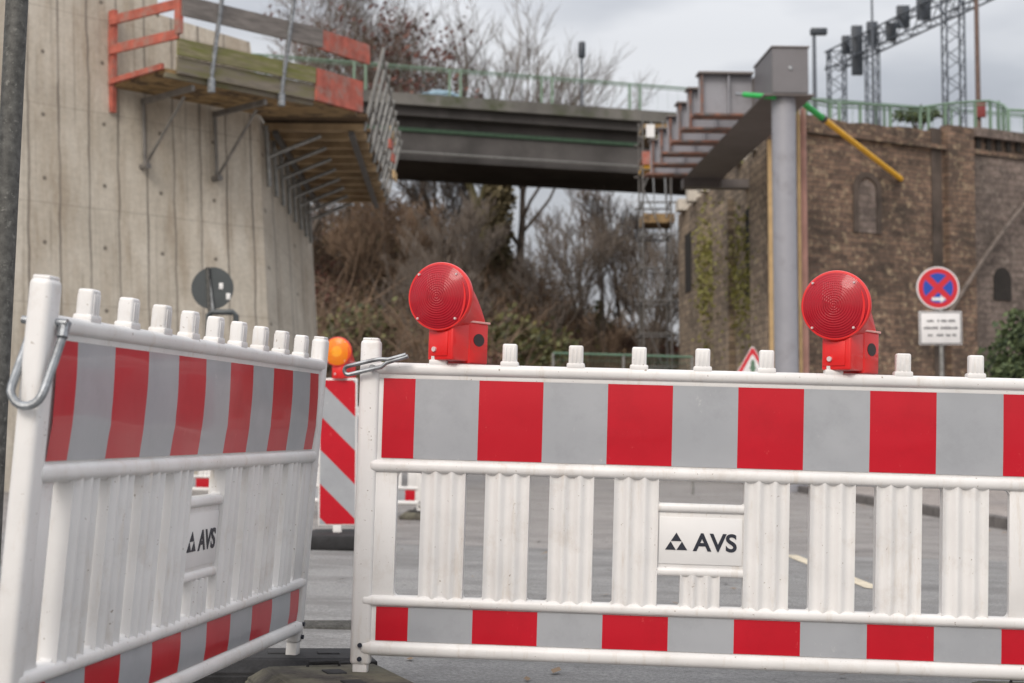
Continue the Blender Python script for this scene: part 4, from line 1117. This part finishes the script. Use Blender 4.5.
# thicket: tangle of bare stems and withered leaves across the slope
rt_=random.Random(5)
bm=BM()
def stick(b,p,d,l,r,mat=0,n=3):
    q=p+d*l*.5+Vector((rt_.gauss(0,.06),rt_.gauss(0,.06),0))*l; e=q+(d+Vector((rt_.gauss(0,.25),rt_.gauss(0,.25),rt_.gauss(0,.15)))).normalized()*l*.5
    tube(b,[p,q,e],[r,r*.7,r*.25],n,mat,False)
def ctop(x,y): return 1.0
for _ in range(5200):
    y=41+rt_.random()**1.3*42; x=rt_.uniform(-.17,.16)*y
    if x>7.5: continue
    z=hill(x,y); k=.5+.8*noise.noise(Vector((x*.25,y*.15,4)))
    l=(1.0+2.6*rt_.random())*max(.5,.9+k*.5)*(1 if x/y<-.01 else max(.4,1-(x/y+.01)*12))
    d=Vector((rt_.gauss(0,.45),rt_.gauss(0,.3),1)).normalized()
    stick(bm,Vector((x,y,z-.1)),d,l,.02+.03*rt_.random()*y/60,rt_.choice((0,0,1)))
    for q in range(2):
        d2=Vector((rt_.gauss(0,1),rt_.gauss(0,.5),rt_.random()+.2)).normalized()
        stick(bm,Vector((x,y,z))+d*l*rt_.uniform(.3,.9),d2,l*.5,.012+.015*y/60,0)
def thick_leaf():
    while True:
        y=41+rt_.random()**1.2*42; x=rt_.uniform(-.17,.16)*y
        if x>7.5: continue
        h=rt_.random()**1.3*3.2*(1 if x/y<-.01 else max(.35,1-(x/y+.01)*12))
        if noise.noise(Vector((x*.6,y*.4,h*.6)))>-.08+.12*h/3: return Vector((x,y,hill(x,y)+h))
leaves(46000,thick_leaf,.09,2,bm,rt_)
n0=len(bm.faces)
leaves(3500,lambda:(lambda v:v)(blobp()),.08,3,bm,rt_) if False else None
for f in bm.faces:
    if f.material_index==2:
        c=f.verts[0].co; q=noise.noise(Vector((c.x*.35,c.y*.2,c.z*.35+9)))
        if q>.28: f.material_index=3
        elif q<-.22: f.material_index=4
tag(obj('undergrowth',bm,['twig','twig_grey','leaf_brown','leaf_ivy','leaf_red'],None,0,fix=False),'tangled brown undergrowth covering the slope under the bridge','undergrowth',None,'stuff')
# trees
def tree(label,x,y,h,seed,lean=0,spread=.5,r0=.16,depth=6,leaf=None,leafn=0,bark='bark',twig='twig_grey',first=.25,cover=None,z=None,leafsize=.10,group='bare trees behind the bridge',name='bare_tree'):
    rn=random.Random(seed); base=Vector((x,y,(hill(x,y) if z is None else z)-.2))
    t=thing(name,label,'tree',base,group); tb=BM(); cb=BM(); tips=[]
    def grow(p,d,l,r,lev):
        n=4 if lev<2 else 3; pts=[p]; rad=[r]
        for k in range(n):
            d=(d+Vector((rn.gauss(0,.13),rn.gauss(0,.13),rn.gauss(0,.06)+.05))).normalized()
            pts.append(pts[-1]+d*l/n); rad.append(r*(1-.55*(k+1)/n))
        tube(tb if lev<2 else cb,pts,rad,7 if lev==0 else (5 if lev<2 else 3),0,False)
        if lev>=depth or l<.28: tips.append(pts[-1]); return
        m=(5 if lev==0 else rn.choice((3,3,4)))
        for k in range(m):
            f=(first+(1-first)*(k+.6)/m) if lev==0 else rn.uniform(.3,1); i=min(n-1,int(f*n)); q=pts[i].lerp(pts[i+1],f*n-i) if f<1 else pts[-1]
            ax=Vector((rn.gauss(0,1),rn.gauss(0,1),rn.gauss(0,.3))).normalized(); dd=(pts[i+1]-pts[i]).normalized()
            nd=(dd+ax*spread*rn.uniform(.7,1.5)+Vector((0,0,.12))).normalized()
            grow(q,nd,l*rn.uniform(.5,.74),max(.010,rad[i]*rn.uniform(.45,.65)),lev+1)
        grow(pts[-1],d,l*.62,rad[-1],lev+1)
    grow(Vector((0,0,0)),Vector((lean,0,1)).normalized(),h*.48,r0,0)
    obj('trunk',tb,bark,t,0,fix=False)
    obj('crown',cb,twig,t,0,fix=False)
    if leaf:
        def lp():
            q=rn.choice(tips); return q+Vector((rn.gauss(0,.3),rn.gauss(0,.3),rn.gauss(0,.3)))
        obj('leaves',leaves(leafn,lp,leafsize,rnd=rn),leaf,t,0,fix=False)
    if cover:
        zc_,rc,n_,lm,ls=cover
        def cp():
            zz=rn.random()*zc_; a=rn.uniform(0,2*PI); rr=rc*(.6+.5*noise.noise(Vector((a,zz*.6,seed))))*(1-.35*zz/zc_)*rn.random()**.4
            return Vector((rr*math.cos(a)+lean*zz,rr*math.sin(a),zz))
        obj('climbing_ivy',leaves(n_,cp,ls,rnd=rn),lm,t,0,fix=False)
    return t
def at(px,Y): return P(px,300,Y).x
tree('tall bare tree with an ivy wrapped trunk standing behind the middle of the bridge',at(497,70),70,13.5,11,.0,.45,.40,5,cover=(10,1.25,9500,'leaf_olive',.15),bark='bark_green',first=.62)
tree('wide bare tree spreading right of the ivy wrapped one above the bridge',at(512,72),72,13.5,22,.04,.55,.26,5,first=.5)
tree('tree with clinging dark red leaves above the bridge railing',at(452,70),70,12.0,33,.0,.55,.2,5,'leaf_red',1500,first=.5,leafsize=.13)
tree('bare tree right above the corner of the work platform',at(392,69),69,12.5,44,.0,.55,.22,5,first=.45)
tree('tree with dark reddish twigs behind the work platform rail',at(285,68),68,13.0,55,.0,.6,.2,6,'leaf_red',500,twig='twig',first=.5,leafsize=.09)
tree('pale grey bare tree rising behind the top of the concrete wall',at(338,70),70,13.5,66,-.05,.6,.22,5,'leaf_red',500,first=.5)
tree('slender bare tree leaning left beneath the left end of the bridge',at(405,50),50,5.6,77,.18,.5,.14,6)
tree('crooked bare tree leaning right beneath the bridge',at(430,54),54,6.6,88,.22,.5,.15,6)
tree('small bare tree in the gap right of the ivy wrapped trunk',at(560,58),58,6.4,99,.05,.5,.12,5)
tree('upright small tree with ivy at its foot seen against the pale sky under the bridge',at(600,60),60,7.0,110,0,.35,.12,5,cover=(3.5,.45,1100,'leaf_ivy',.09))
tree('thin bare tree next to the scaffold tower',at(632,56),56,6.2,121,-.05,.5,.12,5)
tree('bare tree behind the scaffold tower',at(660,60),60,6.8,132,.02,.5,.12,5)
tree('low mossy tree close to the concrete wall end',at(352,44),44,4.2,143,.05,.5,.15,6,'leaf_ivy',900,bark='bark_green',twig='twig')
tree('bushy young tree with yellow green leaves in front of the slope',at(520,48),48,3.2,154,0,.5,.1,5,'leaf_yellow',700,twig='twig',leafsize=.07)
tree('dark ivy laden small tree right of the near red lamp',at(490,47),47,3.6,165,0,.45,.12,5,'leaf_ivy',2200,twig='twig')
tree('bare low tree at the middle of the slope',at(585,49),49,4.0,176,0,.5,.1,5,twig='twig')
tree('bare low tree at the foot of the slope behind the mesh fence',at(640,47),47,3.2,187,0,.5,.1,5,twig='twig')
tree('forked bare tree in the distance between the ivy wrapped trunk and the slender upright tree',at(577,72),72,7.6,201,.03,.5,.15,5,twig='twig')
tree('dense twiggy tree far back just left of the scaffold tower',at(618,70),70,7.4,202,.0,.55,.15,5,twig='twig')
tree('bare tree half hidden by the left end of the bridge girder',at(372,56),56,6.6,203,.05,.55,.16,6,twig='twig')
tree('thin leaning tree just left of the ivy wrapped trunk',at(462,72),72,7.5,204,-.12,.5,.14,6)
tree('far bare tree seen through the legs of the scaffold tower',at(650,68),68,6.6,205,0,.55,.14,5,twig='twig')
# weeds on the side of the masonry wall
def sw():
    s=rg.uniform(3.5,12); z=WT-1.6-.33*(s-3.5)*.4+rg.gauss(0,.7)-abs(rg.gauss(0,.8)); p=WF+sd*s+sn*abs(rg.gauss(0,.1)); return Vector((p.x,p.y,z))
o=obj('wall_weeds',leaves(2600,sw,.06,rnd=rg),'leaf_yellow',None,0,fix=False); tag(o,'patch of green yellow weeds growing on the side of the masonry wall','weeds',None,'stuff')
# dry grass and debris at the kerb and slope foot
def gr():
    x=rg.uniform(-4.5,5); y=rg.uniform(38,42); return Vector((x,y,gz(x)+abs(rg.gauss(0,.25))))
o=obj('dry_grass',leaves(3000,gr,.08,rnd=rg),'leaf_brown',None,0,fix=False); tag(o,'strip of dry grass where the paving meets the slope','grass',None,'stuff')
def litter():
    x=rg.uniform(-5,5.0); y=4.6+rg.random()**1.6*30
    if rg.random()<.45: x=4.95-abs(rg.gauss(0,.25))
    return Vector((x,y,gz(x)+.006+rg.random()*.01))
bm=BM()
for _ in range(900):
    p=litter(); a=rg.uniform(0,2*PI); s_=rg.uniform(.012,.035); c_=Vector((math.cos(a),math.sin(a),rg.uniform(-.2,.2)))*s_; d_=Vector((-math.sin(a),math.cos(a),rg.uniform(-.2,.2)))*s_*.55
    bm.faces.new([bm.verts.new(p+q) for q in (c_,d_,-c_,-d_)])
tag(obj('fallen_leaves',bm,'leaf_brown',None,0,fix=False),'small withered leaves scattered over the asphalt and along the kerb','fallen leaves',None,'stuff')
# ------------------------------------------------------------ manhole cover and faded red mark in the gap
c=P(322,620,5.9); 
b=BM(); box(b,(-.16,-.11,-.02),(.16,.11,.004)); 
for k in range(6): box(b,(-.14,-.095+.034*k,.004),(.14,-.08+.034*k,.008))
t=tag(obj('drain_cover',b,'galv_dark',Mx=Matrix.Translation((P(318,620,6.3).x,6.35,gz(-.78)+.004))),'small rectangular iron drain cover in the asphalt between the barriers','drain cover')
# ------------------------------------------------------------ light
w=bpy.data.worlds.new('World'); S.world=w; w.use_nodes=True; nt=w.node_tree; nt.nodes.clear()
out=nt.nodes.new('ShaderNodeOutputWorld')
SE,SR=R(38),R(200)
sky=nt.nodes.new('ShaderNodeTexSky'); sky.sky_type='NISHITA'; sky.sun_disc=False; sky.sun_elevation=SE; sky.sun_rotation=SR; sky.dust_density=8
bg=nt.nodes.new('ShaderNodeBackground'); bg.inputs[1].default_value=.05; L(nt,sky.outputs[0],bg.inputs[0])
tc=nt.nodes.new('ShaderNodeTexCoord'); mp=nt.nodes.new('ShaderNodeMapping'); mp.inputs['Scale'].default_value=(1,1,2.6); L(nt,tc.outputs['Generated'],mp.inputs[0])
f=noise_n(nt,mp.outputs[0],2.6,5,.5)
cl=ramp(nt,f,[(.36,(.46,.465,.50)),(.48,(.64,.645,.67)),(.60,(.98,.97,.97))])
sx=N(nt,'ShaderNodeSeparateXYZ'); L(nt,tc.outputs['Generated'],sx.inputs[0])
gr_=ramp(nt,sx.outputs[2],[(0,1.0),(.25,.98),(1,2.6)])
cl2=mix(nt,1,cl,gr_,'MULTIPLY')
bg2=nt.nodes.new('ShaderNodeBackground'); bg2.inputs[1].default_value=.80; L(nt,cl2,bg2.inputs[0])
ad=nt.nodes.new('ShaderNodeAddShader'); L(nt,bg.outputs[0],ad.inputs[0]); L(nt,bg2.outputs[0],ad.inputs[1]); L(nt,ad.outputs[0],out.inputs[0])
sl=bpy.data.lights.new('sun','SUN'); sl.energy=1.1; sl.angle=R(18); sl.color=(1,.96,.9)
so=bpy.data.objects.new('sun',sl); COL.objects.link(so)
# sun direction: behind and to the left of the camera, matching the sky texture
az=SR; dirs=Vector((math.sin(az)*math.cos(SE),math.cos(az)*math.cos(SE),math.sin(SE)))
so.rotation_euler=(dirs).to_track_quat('Z','Y').to_euler()
S.view_settings.view_transform='Standard'; S.view_settings.look='None'; S.view_settings.exposure=-.12; S.view_settings.gamma=1
S.cycles.use_denoising=True; S.cycles.max_bounces=6
